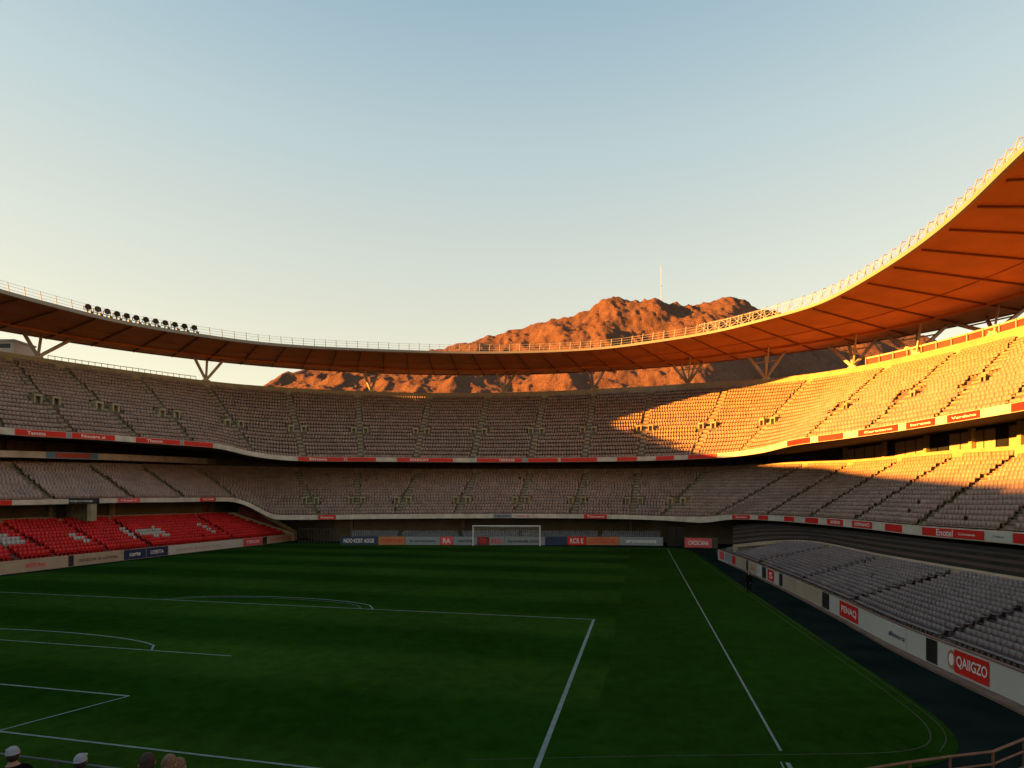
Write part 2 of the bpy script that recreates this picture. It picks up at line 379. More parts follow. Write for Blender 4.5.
Z = hc*prof*.98 + fade*(gul*34*(1-.55*np.exp(-((DD-CD)/60)**2)) + rk*(5+6*crag) + (fbm(X/13, Y/13, 4, 15, True)-.4)*(4+3*crag) + (fbm(X/5, Y/5, 2, 19)-.5)*2.2 + bl*16)
spur = np.exp(-((X-(.36*DD-20))/60)**2)*26*np.sin(math.pi*np.clip(sN, 0, 1))
Z += spur - np.clip((XX-705)/120, 0, 1)*46*np.sin(math.pi*np.clip(sN, 0, 1)**.8)*(XX > 705)
Z = np.where(DD < 445, np.minimum(Z, -1), Z)
V = np.stack([X, Y, Z], -1).reshape(-1, 3)
I = np.arange(na*nd).reshape(na, nd)
Q = np.stack([I[:-1,:-1], I[1:,:-1], I[1:,1:], I[:-1,1:]], -1).reshape(-1, 4)
def mesh_arrays(name, V, Q):
    me = bpy.data.meshes.new(name); me.vertices.add(len(V)); me.vertices.foreach_set('co', V.astype(np.float32).ravel())
    me.loops.add(Q.size); me.loops.foreach_set('vertex_index', Q.astype(np.int32).ravel())
    me.polygons.add(len(Q)); me.polygons.foreach_set('loop_start', np.arange(0, Q.size, 4, dtype=np.int32))
    me.update(calc_edges=True); me.validate(); return me
me = mesh_arrays('mountain', V, Q)
rock = bpy.data.materials.new('mountain_rock'); rock.use_nodes = True; t = rock.node_tree; b = t.nodes['Principled BSDF']
b.inputs['Roughness'].default_value = .95; b.inputs['Specular IOR Level'].default_value = .05
tc = N('ShaderNodeTexCoord'); a1 = N('ShaderNodeTexNoise'); a1.inputs['Scale'].default_value = .03; a1.inputs['Detail'].default_value = 9; a1.inputs['Roughness'].default_value = .7
t.links.new(tc.outputs['Object'], a1.inputs['Vector'])
rp = N('ShaderNodeValToRGB'); rp.color_ramp.elements[0].position = .3; rp.color_ramp.elements[1].position = .72
rp.color_ramp.elements[0].color = (.095, .048, .032, 1); rp.color_ramp.elements[1].color = (.155, .086, .057, 1)
t.links.new(a1.outputs['Fac'], rp.inputs[0])
a2 = N('ShaderNodeTexNoise'); a2.inputs['Scale'].default_value = .45; a2.inputs['Detail'].default_value = 6; a2.inputs['Roughness'].default_value = .7
t.links.new(tc.outputs['Object'], a2.inputs['Vector'])
rp2 = N('ShaderNodeValToRGB'); rp2.color_ramp.elements[0].position = .54; rp2.color_ramp.elements[1].position = .62
t.links.new(a2.outputs['Fac'], rp2.inputs[0])
mx = N('ShaderNodeMix', data_type='RGBA'); t.links.new(rp2.outputs[0], mx.inputs[0]); t.links.new(rp.outputs[0], mx.inputs[6]); mx.inputs[7].default_value = (.065, .040, .024, 1)
t.links.new(mx.outputs[2], b.inputs['Base Color'])
bp = N('ShaderNodeBump'); bp.inputs['Strength'].default_value = .9; bp.inputs['Distance'].default_value = 3
t.links.new(a2.outputs['Fac'], bp.inputs['Height']); t.links.new(bp.outputs['Normal'], b.inputs['Normal'])
me.materials.append(rock); structure(link('mountain', me))
# unseen ridge added beyond the left stand to block sun through the roof gap
hu = np.linspace(-330, 130, 90); hv = np.linspace(-330, -125, 50); HU, HV = np.meshgrid(hu, hv, indexing='ij')
crest = np.interp(HU, [-330, -260, 0, 52, 75, 130], [10, 57, 58.5, 63, 60, 8])
fall = np.clip(1-np.abs(HV+200)/np.where(HV > -200, 74, 130), 0, 1); fall = fall*fall*(3-2*fall)
HZ = crest*fall + (fbm(HU/30, HV/30, 4, 61)-.5)*6*fall*(1-fall)*4-.1
HX, HYY = uv(HU, HV); Ih = np.arange(HU.size).reshape(HU.shape)
meh = mesh_arrays('sun_block_ridge', np.stack([HX, HYY, HZ], -1).reshape(-1, 3), np.stack([Ih[:-1,:-1], Ih[1:,:-1], Ih[1:,1:], Ih[:-1,1:]], -1).reshape(-1, 4))
meh.materials.append(rock); structure(link('sun_block_ridge', meh))
def mountain_z(px_, D):
    i = int(np.argmin(abs(xs-px_))); j = int(np.argmin(abs(ds-D))); return Z[i, j]

# radio mast on the ridge
mD = 850.0; mz = mountain_z(661, mD)-2; mx_ = (661-CX)/FOC*mD
mtop = H+(HY-262)*mD/FOC
mast = thing('radio_mast', 'thin red and white lattice radio mast on top of the rocky mountain', 'mast', (mx_, mD, mz))
mb = MB(); leg = []
for i in range(3):
    a = 2*math.pi*i/3; leg.append((.55*math.cos(a), .55*math.sin(a)))
    mb.tube((mx_+leg[i][0], mD+leg[i][1], mz), (mx_+leg[i][0]*.6, mD+leg[i][1]*.6, mtop-8), .14, .12, 6)
nb = 16
for k in range(nb):
    z0 = mz+(mtop-8-mz)*k/nb; z1 = mz+(mtop-8-mz)*(k+1)/nb
    for i in range(3):
        j = (i+1) % 3
        mb.bar((mx_+leg[i][0]*.85, mD+leg[i][1]*.85, z0), (mx_+leg[j][0]*.85, mD+leg[j][1]*.85, z1), .1)
mb.build('lattice_tower', M['mastred'], mast)
mb = MB(); mb.tube((mx_, mD, mtop-8), (mx_, mD, mtop), .16, .08, 6); mb.build('antenna', M['rail'], mast)
mb = MB(); zc = mz+(mtop-mz)*.42; mb.tube((mx_, mD, zc), (mx_, mD, zc+.8), 1.3, 1.3, 10); mb.build('platform', M['rail'], mast)

# ------------------------------------------------------------------ tiers
def seat_arrays(k=1.0, wd=.46, ht=.90):
    mb_ = MB(); a = wd/2
    mb_.box((0, -.02*k, .41*k), (wd, .40*k, .06*k))
    mb_.hexa([(-a,.16*k,.40*k),(a,.16*k,.40*k),(a,.21*k,.40*k),(-a,.21*k,.40*k),(-a*.92,.25*k,ht),(a*.92,.25*k,ht),(a*.92,.29*k,ht),(-a*.92,.29*k,ht)])
    mb_.box((0, .06*k, .19*k), (wd*.5, .12*k, .38*k))
    return np.array(mb_.v), np.array([f for f in mb_.f])
SV, SQ = seat_arrays(); SEAT_BIG = SV; SEAT_SMALL = seat_arrays(.74, .335, .62)[0]
seat_mesh = {}
def use_seat(v):
    global SV
    SV = v
def get_seat_mesh(m):
    if m.name not in seat_mesh:
        mm = mesh_arrays('seat', SV, SQ); mm.materials.append(m); seat_mesh[m.name] = mm
    return seat_mesh[m.name]
def mass_seats(name, pos, yaw, m, parent):
    n = len(pos); ca = np.cos(yaw)[:,None]; sa = np.sin(yaw)[:,None]
    x = SV[None,:,0]*ca - SV[None,:,1]*sa + pos[:,0:1]; y = SV[None,:,0]*sa + SV[None,:,1]*ca + pos[:,1:2]; z = SV[None,:,2] + pos[:,2:3]
    V = np.stack([x, y, z], -1).reshape(-1, 3); Q = (SQ[None]+np.arange(n)[:,None,None]*len(SV)).reshape(-1, 4)
    me = mesh_arrays(name, V, Q); me.materials.append(m)
    o = link(name, me, parent); o['kind'] = 'stuff'; return o

class Tier:
    def __init__(s, F, B, aisles, rows):
        s.F, s.B, s.n = F, B, rows
        s.k = np.arange(len(aisles)); s.af = np.array([az_of(a[0]) for a in aisles]); s.ab = np.array([az_of(a[1]) for a in aisles])
    def at(s, k, f, zf=None):
        k = np.asarray(k, float)
        a = s.F.P(np.interp(k, s.k, s.af)); b_ = s.B.P(np.interp(k, s.k, s.ab)); p = a*(1-f)+b_*f
        zz = a[...,2]*(1-(f if zf is None else zf))+b_[...,2]*(f if zf is None else zf)
        p[...,2] = zz; return p
    def tread(s, k, i, d_):        # point on tread i at depth d_ (0 front to 1 back)
        return s.at(k, (i+d_)/s.n, i/s.n)
    def terrace(s, name, m, parent, per=7, k0=None, k1=None):
        k0 = s.k[0] if k0 is None else k0; k1 = s.k[-1] if k1 is None else k1
        ks = np.linspace(k0, k1, int((k1-k0)*per)+1); mb_ = MB()
        for i in range(s.n):
            if i: mb_.strip(s.tread(ks, i-1, 1.0), s.tread(ks, i, 0.0))
            mb_.strip(s.tread(ks, i, 0.0), s.tread(ks, i, 1.0))
        return mb_.build(name, m, parent)
    def frame(s, k, i=None, f=None):
        f = (i+.5)/s.n if f is None else f
        a = s.at(k-.02, f); b_ = s.at(k+.02, f); c = s.at(k, max(0, f-.02)); e = s.at(k, min(1, f+.02))
        tx = (b_-a); tx[2] = 0; tx /= np.linalg.norm(tx); ty = (e-c); ty[2] = 0; ty /= np.linalg.norm(ty)
        return tx, ty
    def seats(s, spacing=.52, clear=.65, skip=None, kr=None, rows=None):
        pos, yaw = [], []
        k0, k1 = kr if kr else (s.k[0], s.k[-1])
        for i in (rows if rows is not None else range(s.n)):
            ks = np.linspace(k0, k1, 1500); p = s.tread(ks, i, .58)
            L = np.concatenate([[0], np.cumsum(np.hypot(*np.diff(p[:,:2], axis=0).T))])
            q = np.arange(.1+spacing*rng.random(), L[-1], spacing); q = q+rng.normal(0, .010, len(q)); q = q[rng.random(len(q)) > .0008]; kk = np.interp(q, L, ks)
            near = np.round(kk); dist = np.abs(q-np.interp(near, ks, L))
            ok = dist > clear
            if skip is not None: ok &= ~skip(kk, i, dist)
            kk = kk[ok]; pp = s.tread(kk, i, .58)
            a = s.tread(kk-.01, i, .58); b_ = s.tread(kk+.01, i, .58)
            pos.append(pp); yaw.append(np.arctan2(b_[:,1]-a[:,1], b_[:,0]-a[:,0])+rng.normal(0, .03, len(kk)))
        return np.concatenate(pos), np.concatenate(yaw)
    def stair(s, k, wd, m, parent, name='stairway', i0=0, i1=None):
        mb_ = MB(); i1 = s.n if i1 is None else i1
        for i in range(i0, i1):
            tx, _ = s.frame(k, i); o = np.array([tx[0]*wd/2, tx[1]*wd/2, 0])
            p0 = s.tread(k, i, 0); p1 = s.tread(k, i, .5); p2 = s.tread(k, i, .985); rise = s.tread(k, i+1, 0)[2]-p0[2]
            up = np.array([0,0,.02]); hh = np.array([0,0,rise*.5+.02])
            mb_.hexa([p0-o-up, p0+o-up, p1+o-up, p1-o-up, p0-o+up, p0+o+up, p1+o+up, p1-o+up])
            mb_.hexa([p1-o-up, p1+o-up, p2+o-up, p2-o-up, p1-o+hh, p1+o+hh, p2+o+hh, p2-o+hh])
        return mb_.build(name, m, parent)
    def portal(s, k, i, side, m, parent, wd=1.0, ht=1.15, gap=.62, dep=1.7):
        tx, ty = s.frame(k, i); p = s.tread(k, i, .1); tx = np.array([tx[0], tx[1], 0]); ty = np.array([ty[0], ty[1], 0])
        dd = dep*np.linalg.norm((s.tread(k, i+1, 0)-s.tread(k, i, 0))[:2])
        def blk(x0, x1, y0, y1, z0, z1):
            mb_.hexa([p+tx*a+ty*b_+np.array([0,0,c]) for c in (z0, z1) for a, b_ in ((x0,y0),(x1,y0),(x1,y1),(x0,y1))])
        mb_ = MB(); a = gap*side; b_ = (gap+wd)*side; x0, x1 = min(a, b_), max(a, b_)
        blk(x0, x0+.2, 0, dd, 0, ht); blk(x1-.2, x1, 0, dd, 0, ht); blk(x0-.05, x1+.05, -.05, dd, ht, ht+.3); blk(x0+.2, x1-.2, dd*.45, dd*.5, 0, ht)
        return mb_.build('entrance', m, parent)

def place_seats(pos, yaw, m, parent, n=100):
    """the hundred largest in the photograph are parts of their own, the rest one part"""
    Y = pos[:,1]; x = CX+FOC*pos[:,0]/np.maximum(Y, .1); y = HY-FOC*(pos[:,2]-H)/np.maximum(Y, .1)
    vis = (Y > 1) & (x > 4) & (x < 1020) & (y > 5) & (y < 764)
    o = np.argsort(np.where(vis, Y, 1e9))[:n]; o = o[vis[o]]
    mm = get_seat_mesh(m)
    for i in o:
        q = bpy.data.objects.new('seat', mm); C.objects.link(q); attach(q, parent)
        q.location = pos[i]; q.rotation_euler = (0, 0, yaw[i])
    k = np.ones(len(pos), bool); k[o] = False
    if k.any(): mass_seats('seating', pos[k], yaw[k], m, parent)

def band(parent, name, m, ft, fb, az, thick=.35, dr=0):
    a = ft.off(dr).P(az); b_ = fb.off(dr).P(az); c = fb.off(dr+thick).P(az); e = ft.off(dr+thick).P(az)
    c[:,2] = b_[:,2]; e[:,2] = a[:,2]
    return MB().loft([a, b_, c, e]).build(name, m, parent)

# ---- upper tier
up = thing('upper_tier', 'curved upper grandstand tier of pale seats with red and white front fascia', 'grandstand', (0, 105, 0))
ua = [(-900,-1250),(-640,-900),(-440,-660),(-290,-450),(-170,-300),(-80,-180),(5,-80),(75,8),(140,60),(192,137),(253,207),(304,288),(361,358),(415,430),(472,488),(530,545),(584,594),(640,651),(693,727),(739,809),(803,887),
      (865,957),(935,1022),(1005,1100),(1090,1190),(1210,1310),(1380,1480),(1650,1760),(2100,2300)]
UT = Tier(UFt.off(.35, -.35), UB, ua, 19)
UT.terrace('terrace', M['concrete'], up)
vis_k = range(6, 24)
for k in vis_k: UT.stair(k, .7 if k < 11 else 1.0, M['stair'], up)
UV = 7
for k in vis_k:
    for sd in (-1, 1):
        if k < 20: UT.portal(k, UV, sd, M['pale_concrete'], up, ht=1.0 if k < 12 else .9)
        elif sd > 0: UT.portal(k, UV, sd, M['stair'], up, wd=.7, ht=.5, dep=1.2)
def multi(T, parts, clear, skip):
    q = [T.seats(sp_, clear, skip, kr=kr_) for sp_, kr_ in parts]; return np.concatenate([a[0] for a in q]), np.concatenate([a[1] for a in q])
pos, yaw = multi(UT, ((.47, (4.3, 10)), (.51, (10, 19)), (.47, (19, 24.5))), .62, lambda kk, i, d_: (i in (UV-1, UV, UV+1)) & (d_ < 1.8))
place_seats(pos, yaw, M['seat'], up)
azU = np.linspace(az_of(-1700), az_of(2100), 420)
band(up, 'fascia', M['fascia'], UFt, UFb, azU)
# the dark underside, sloping back to the wall behind the middle tier
MW = MB_.off(1.6); 
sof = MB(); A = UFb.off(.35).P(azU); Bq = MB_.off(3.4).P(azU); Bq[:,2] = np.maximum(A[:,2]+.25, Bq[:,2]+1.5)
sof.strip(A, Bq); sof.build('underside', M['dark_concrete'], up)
# rim wall on top and the outer shell behind it
rimz = np.interp(GRID, [az_of(0), az_of(512), az_of(1022)], [.95, .9, 1.3])
RT = UB.off(.1); RT.z = UB.z+rimz
band(up, 'rim_wall', M['pale_concrete'], RT, UB.off(.1, -.8), np.linspace(az_of(-1300), az_of(2000), 400), .9)
sh = MB(); azS = np.linspace(az_of(-1300), az_of(2000), 300); A = UB.off(1.0).P(azS); Bq = A.copy(); Bq[:,2] = 0; sh.strip(A, Bq); sh.build('outer_wall', M['concrete'], up)

# ---- middle tier
mt = thing('middle_tier', 'middle grandstand tier of pale seats in the shade below the upper tier', 'grandstand', (0, 100, 0))
ma = [(-1300,-1330),(-760,-800),(-480,-520),(-290,-325),(-150,-180),(-40,-78),(52,8),(134,86),(185,140),(236,195),(316,296),(357,357),(396,420),(456,477),(517,531),(573,587),(632,639),(664,709),(715,805),(765,850),(808,900),(853,955),(915,1019),
      (1000,1092),(1110,1190),(1260,1330),(1500,1560),(1900,2000)]
MT = Tier(MFt.off(.35, -.3), MB_, ma, 16)
MT.terrace('terrace', M['concrete'], mt)
for k in range(5, 24): MT.stair(k, 1.0, M['stair'], mt)
for k in range(10, 18):
    for sd in (-1, 1): MT.portal(k, 4, sd, M['pale_concrete'], mt, .95, 1.0)
pos, yaw = multi(MT, ((.47, (3.6, 9)), (.52, (9, 17)), (.47, (17, 24.6))), .6, lambda kk, i, d_: (i in (3, 4, 5)) & (d_ < 1.7) & (kk > 9.5) & (kk < 17.5))
place_seats(pos, yaw, M['seat'], mt)
azM = np.linspace(az_of(-1300), az_of(1900), 520)
band(mt, 'fascia', M['fascia'], MFt, MFb, azM)
A = MFb.off(.35).P(azM); Wr = np.interp(GRID, [az_of(-200), az_of(215), az_of(240), az_of(300), az_of(335), az_of(690), az_of(760), az_of(1022), az_of(1900)], [8, 8, 15, 15, 6, 8, 11, 8, 8])
WB = MFb.off(); WB.r = MFb.r+Wr
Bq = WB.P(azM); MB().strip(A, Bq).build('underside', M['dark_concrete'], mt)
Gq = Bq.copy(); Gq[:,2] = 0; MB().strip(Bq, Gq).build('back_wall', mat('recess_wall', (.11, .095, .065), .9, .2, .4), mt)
# parapet and wall behind the top row
azB = np.linspace(az_of(-1300), az_of(1900), 420)
PT = MB_.off(.15); PT.z = MB_.z+np.interp(GRID, [az_of(235), az_of(300), az_of(740), az_of(830), az_of(1022)], [.5, .5, .5, .75, .9])
band(mt, 'top_parapet', M['pale_concrete'], PT, MB_.off(.1, -.7), azB, .25)
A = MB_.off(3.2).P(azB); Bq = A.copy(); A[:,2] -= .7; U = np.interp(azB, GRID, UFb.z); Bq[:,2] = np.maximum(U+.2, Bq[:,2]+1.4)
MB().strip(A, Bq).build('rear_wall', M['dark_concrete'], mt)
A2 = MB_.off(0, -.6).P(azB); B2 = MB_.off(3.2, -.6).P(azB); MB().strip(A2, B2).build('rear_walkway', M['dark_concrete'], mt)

# hospitality boxes behind the right-hand top rows (posts, glazing, pale panels) and dark glazing on the left
def box_front(x0, x1, label, ring, n, pale=True):
    e = np.linspace(az_of(x0), az_of(x1), n+1)
    th = thing('hospitality_box', label, 'box', tuple(ring.off(1.2).P(e[n//2])))
    zt = lambda a: max(np.interp(a, GRID, UFb.z)+.12, ring.P(a)[2]+1.3)
    for j in range(n+1):
        p = ring.off(2.0).P(e[j]); q = p.copy(); q[2] = zt(e[j]); p[2] -= .6
        MB().bar(p, q, .42 if pale else .16).build('post', M['pale_concrete'] if pale else M['black'], th)
    for j in range(n):
        a0, a1 = e[j], e[j+1]; cuts = np.linspace(a0, a1, 5)
        for c in range(4):
            aa = np.linspace(cuts[c]+(a1-a0)*.012, cuts[c+1]-(a1-a0)*.012, 3); A_ = ring.off(2.4).P(aa); B_ = A_.copy(); A_[:,2] -= .6
            for q_, a_ in enumerate(aa): B_[q_,2] = zt(a_)-.25
            kind = 'pwppwwpwppwppwpp'[(c*3+j*5) % 16] if pale else 'w'
            D = A_.copy(); E = B_.copy(); rr = np.stack([np.sin(aa), np.cos(aa), 0*aa], -1)*.08; D += rr; E += rr
            MB().loft([A_, B_, E, D]).build('panel' if kind == 'p' else 'window', M['beige'] if kind == 'p' else M['glass'], th)
    return th
box_front(845, 1075, 'row of cream fronted boxes with posts behind the sunlit upper rows of the middle tier', MB_, 5)
box_front(-130, 208, 'dark glazed box front under the upper tier on the far left', MB_, 9, False)
# white ledge under that glazing
lz = np.linspace(az_of(-300), az_of(207), 60)
lr = Ring([('w',10,-79.5,0),('w',30,-79.5,0),('w',60,-79.5,0),('w',80,-79.5,0),('w',100,-80,0)], .1)
def yline(ring, xs_, ys_):       # height of a ring so that it follows a traced row of the photograph
    o = ring.off(); a = np.array([az_of(x) for x in xs_]); Yc = np.array([ring.P(q)[1] for q in a]); zz = H-(np.array(ys_)-HY)*Yc/FOC
    o.z = np.interp(GRID, a, zz); return o
Lt = yline(lr, [-300, 0, 207], [446, 450.3, 458.3]); Lb = yline(lr, [-300, 0, 207], [454, 457, 464])
led = thing('balcony', 'long white balcony ledge under the dark glazing on the far left', 'balcony', tuple(Lb.px(100)))
band(led, 'front_board', M['fascia'], Lt, Lb, lz, .3)
A = Lb.off(.3, .1).P(lz); Bq = MB_.off(1.2).P(lz); Bq[:,2] = A[:,2]; MB().strip(A, Bq).build('floor_slab', M['dark_concrete'], led)
MB().hexa([*(Lb.off(dr).P(az_of(x)) for x, dr in ((207, 0), (216, .5), (216, 3), (207, 3))), *(Lt.off(dr).P(az_of(x)) for x, dr in ((207, 0), (216, .5), (216, 3), (207, 3)))]).build('end_block', M['pale_concrete'], led)

# ---- left lower stand, red seats
ls = thing('lower_stand', 'low terrace of bright red seats with white seat patterns at the far left', 'grandstand', (-55, 75, 0))
la = [(-700,-860),(-420,-560),(-240,-360),(-110,-220),(-35,-80),(20,-30),(57,0),(110,60),(152,110),(236,195),(291,229)]
LT = Tier(LF.off(.2, -.1), LB, la, 10)
LT.terrace('terrace', M['red_tread'], ls)
for k in range(4, 10): LT.stair(k, .5, M['dark_concrete'], ls)
pos, yaw = LT.seats(.468, .32, kr=(2.5, 9.95))
px = CX+FOC*pos[:,0]/pos[:,1]; py = HY-FOC*(pos[:,2]+.6-H)/pos[:,1]
def inpoly(poly):
    c = np.zeros(len(px), bool); j = len(poly)-1
    for i in range(len(poly)):
        xi, yi = poly[i]; xj, yj = poly[j]
        c ^= ((yi > py) != (yj > py)) & (px < (xj-xi)*(py-yi)/(yj-yi+1e-9)+xi); j = i
    return c
wh = np.zeros(len(px), bool)
for poly in ([(0,534),(8,535),(26,541),(24,544),(4,544),(0,542)], [(64,533),(70,533),(92,541),(88,543),(80,541)], [(119,528),(126,528),(142,537),(136,539)],
             [(135,531),(150,529),(158,531),(163,534),(160,537),(145,536)], [(152,527),(157,528),(172,536),(166,537)], [(196,524),(203,525),(220,533),(213,533)]):
    wh |= inpoly(poly)
wh &= ~(inpoly([(142,532.6),(152,531.4),(154,533),(146,534.2)]))
place_seats(pos[~wh], yaw[~wh], M['seat_red'], ls, 70); place_seats(pos[wh], yaw[wh], M['seat_white'], ls, 30)
az = np.linspace(az_of(-500), az_of(297), 120)
band(ls, 'front_wall', M['beige'], LF, LF.setz(0), az, .22)
# stepped end wall with its two pale parapets, and the ramp above it
e0 = LT.at(10, 0); e1 = LT.at(10, 1)
MB().hexa([(e0[0],e0[1],0),(e0[0]+.5,e0[1]+.2,0),(e1[0]+.5,e1[1]+.2,0),(e1[0],e1[1],0),(e0[0],e0[1],e0[2]+.25),(e0[0]+.5,e0[1]+.2,e0[2]+.25),(e1[0]+.5,e1[1]+.2,e1[2]+.5),(e1[0],e1[1],e1[2]+.5)]).build('end_wall', M['pale_concrete'], ls)
A = LB.P(np.linspace(az_of(-700), az_of(229), 60)); B_ = LB.off(.3).P(np.linspace(az_of(-700), az_of(229), 60))
A[:,2] -= .5; lowz = A.copy(); top = A.copy(); top[:,2] += .95; tb = B_.copy(); tb[:,2] = top[:,2]; bb = B_.copy(); bb[:,2] = A[:,2]
MB().loft([lowz, top, tb, bb]).build('back_parapet', M['pale_concrete'], ls)

def at(x, y, Y): return np.array([(x-CX)/FOC*Y, Y, H-(y-HY)*Y/FOC])
ramp = thing('stair_ramp', 'sloping corner stair with pale parapet and maroon side beside the red seats', 'stairs', tuple(at(276, 540, 100)))
def slab(pts, dY, m, name, parent):
    A_ = [at(x, y, Y) for x, y, Y in pts]; B_ = [p+np.array([(p[0]/p[1])*dY*0, dY, 0]) for p in A_]; n = len(A_)
    mb_ = MB(); mb_.add(A_+B_, [tuple(range(n)), tuple(range(n, 2*n))[::-1]] + [(i, (i+1) % n, n+(i+1) % n, n+i) for i in range(n)]); return mb_.build(name, m, parent)
rY = lambda x: 104.2+(x-240)*.105
def rs_(pts): return [(x, y, rY(x)) for x, y in pts]
slab(rs_([(244,501),(256,507),(270,515.5),(284,524),(296,531),(296,533.5),(283,527.5),(268,519.5),(254,510.5),(244,505)]), .5, M['pale_concrete'], 'parapet', ramp)
slab(rs_([(240,505),(254,510.5),(268,519.5),(283,527.5),(296,533.5),(297,538),(281,538),(264,531),(250,522),(238,513)]), -.25, M['maroon'], 'side_panel', ramp)
slab(rs_([(236,512),(250,520),(264,529),(281,536.5),(297.5,537.5),(297.5,542),(270,542),(250,532),(234,518)]), -.6, M['pale_concrete'], 'lower_parapet', ramp)

# rooms behind the red seats: columns, low walls, a black framed tunnel
for i, (x, lab) in enumerate([(52.5, 'pale concrete column just left of the black tunnel'), (112, 'pale concrete column just right of the black tunnel'),
                              (207, 'thin dark red column behind the right end of the red seats'), (-30, 'pale concrete column left of the frame')][:3]):
    p = at(x, 520, LB.px(x)[1]+2.5); mb = MB(); zt = MFb.px(x)[2]-.02
    mb.box((p[0], p[1], zt/2), (.55, .55, zt)); tag(mb.build('column', M['pale_concrete'] if i < 2 else M['maroon']), lab, 'column', 'columns under the left balcony')
wl = MB(); lwz = np.linspace(az_of(-200), az_of(234), 50); A = LB.off(2.0, 0).P(lwz); Bq = A.copy(); A[:,2] = 0; Bq[:,2] = 5.5; Cq = LB.off(2.4).P(lwz); Dq = Cq.copy(); Cq[:,2] = 5.5; Dq[:,2] = 0
tag(wl.loft([A, Bq, Cq, Dq]).build('low_wall', M['beige']), 'low beige wall in the dark recess behind the red seats', 'wall')
tun = thing('player_tunnel', 'black framed tunnel mouth with lettered header breaking the left balcony', 'tunnel', tuple(at(75, 523, 70.2)))
tY = LB.px(75)[1]-1.2
def tb(x0, x1, y0, y1, Y0, dY, m, nm): return slab([(x0,y1,Y0),(x1,y1,Y0),(x1,y0,Y0),(x0,y0,Y0)], dY, m, nm, tun)
hYd = MFt.px(75)[1]-.8; tb(57, 96, 498, 504, hYd, .6, M['black'], 'header'); tb(56, 60.5, 504, 523, tY-.6, 1.0, M['black'], 'side_post'); tb(87, 91, 504, 521, tY-.3, 1.0, M['pale_concrete'], 'side_post')
tb(60.5, 87, 504, 522, tY+1.3, .2, mat('tunnel_curtain', (.14, .12, .09), .9, .3, 2), 'curtain'); 

# ---- right lower stand
rs = thing('lower_stand', 'low grey terrace of seats behind the white advert wall on the right touchline', 'grandstand', (22, 50, 0))
ra = [(724,737),(757,830),(800,880),(850,955),(940,1070),(1100,1250),(1400,1560)]
RT_ = Tier(RF.off(.25, -.12), RBk, ra, 14)
RT_.terrace('terrace', M['dark_concrete'], rs)
for k in (1, 2, 3, 4, 5): RT_.stair(k, .75, M['dark_concrete'], rs)
use_seat(SEAT_SMALL); pos, yaw = RT_.seats(.345, .42, kr=(0, 5.6))
place_seats(pos, yaw, M['seat_grey'], rs)
az = np.linspace(az_of(718), az_of(1500), 160)
band(rs, 'front_wall', M['white'], RF, RF.setz(0), az, .22)
band(rs, 'wall_coping', M['kerb'], RF.off(-.04, .06), RF.off(-.04, 0), az, .32)
band(rs, 'kerb', M['kerb'], RF.setz(.12).off(-.95), RF.setz(0).off(-.95), np.linspace(az_of(728), az_of(1500), 120), .94)
azr = np.linspace(az_of(733), az_of(1560), 120)
RW = RBk.off(1.8, .5)
A = RBk.off(.15, .5).P(azr); Bq = RW.P(azr); c = RBk.off(.15, -.4).P(azr); e = RW.off(0, -.5).P(azr); MB().loft([A, Bq, e, c]).build('walkway', M['pale_concrete'], rs)
mbr = MB(); prev = Bq
full = WB.P(azr)
for i in range(6):
    f0 = i/6; f1 = (i+1)/6; L0 = RW.P(azr)*(1-f0)+full*f0; L1 = RW.P(azr)*(1-f1)+full*f1; z_ = RW.P(azr)[:,2]+.25*(i+1); up0 = L0.copy(); up0[:,2] = z_; L1[:,2] = z_
    mbr.strip(prev, up0); mbr.strip(up0, L1); prev = L1
mbr.build('rear_terrace', mat('rear_terrace', (.022, .019, .015), .9, .3, .8), rs)  # near-black concrete: the shade under the middle tier is put into the colour
A = RF.px([718, 719.]); slab([(716,550,79),(733,546.2,70.5),(737,546.2,70.5),(726,553,78),(722,556,77.5),(718,556,78)], .1, M['dark_concrete'], 'end_wall', rs)

# ---- low rows behind the far goal
fs = thing('lower_stand', 'two low rows of pale seats behind the goal line boards', 'grandstand', (0, 98, 0))
FF = Ring([('d',300,537,97.6),('d',512,537,97.6),('d',700,537,95.6)], .1).setz(1.05); FB = FF.off(2.2).setz(2.0)
FT = Tier(FF, FB, [(350,350),(400,400),(460,460),(520,520),(600,600),(662,662)], 3)
FT.terrace('terrace', M['dark_concrete'], fs)
az = np.linspace(az_of(350), az_of(662), 60); band(fs, 'front_wall', M['dark_concrete'], FF, FF.setz(0), az, .2)
use_seat(SEAT_SMALL); pos, yaw = FT.seats(.40, .4); place_seats(pos, yaw, mat('seat_plastic_ice', (.13, .145, .155), .5, .15, .5), fs)
# gates and doors in the far recess
for x0, x1, y0, lab in ((668, 676, 527, 'dark open doorway leaf at the right end of the far recess'), (676.5, 684, 527, 'dark open doorway leaf next to the beige recess wall')):
    mb = MB(); Yd = 92.5
    slab([(x0,546,Yd),(x1,546,Yd),(x1,y0,Yd),(x0,y0,Yd)], .3, M['door'], 'door', None); o = C.objects[-1]
    tag(o, lab, 'door', 'doors in the far recess')
gate = thing('gate', 'dark steel bar gate at the left end of the far goal line', 'gate', tuple(at(318, 542, 99)))
for i in range(14):
    x = 299+i*3.1; a = at(x, 530, 99.5); MB().bar((a[0], a[1], 0), (a[0], a[1], 2.6), .09).build('bar', M['black'], gate)
a = at(298, 530, 99.5); c = at(341, 530, 99.5); MB().bar((a[0], a[1], 2.6), (c[0], c[1], 2.6), .12).bar((a[0], a[1], .5), (c[0], c[1], .5), .1).build('rail', M['black'], gate)
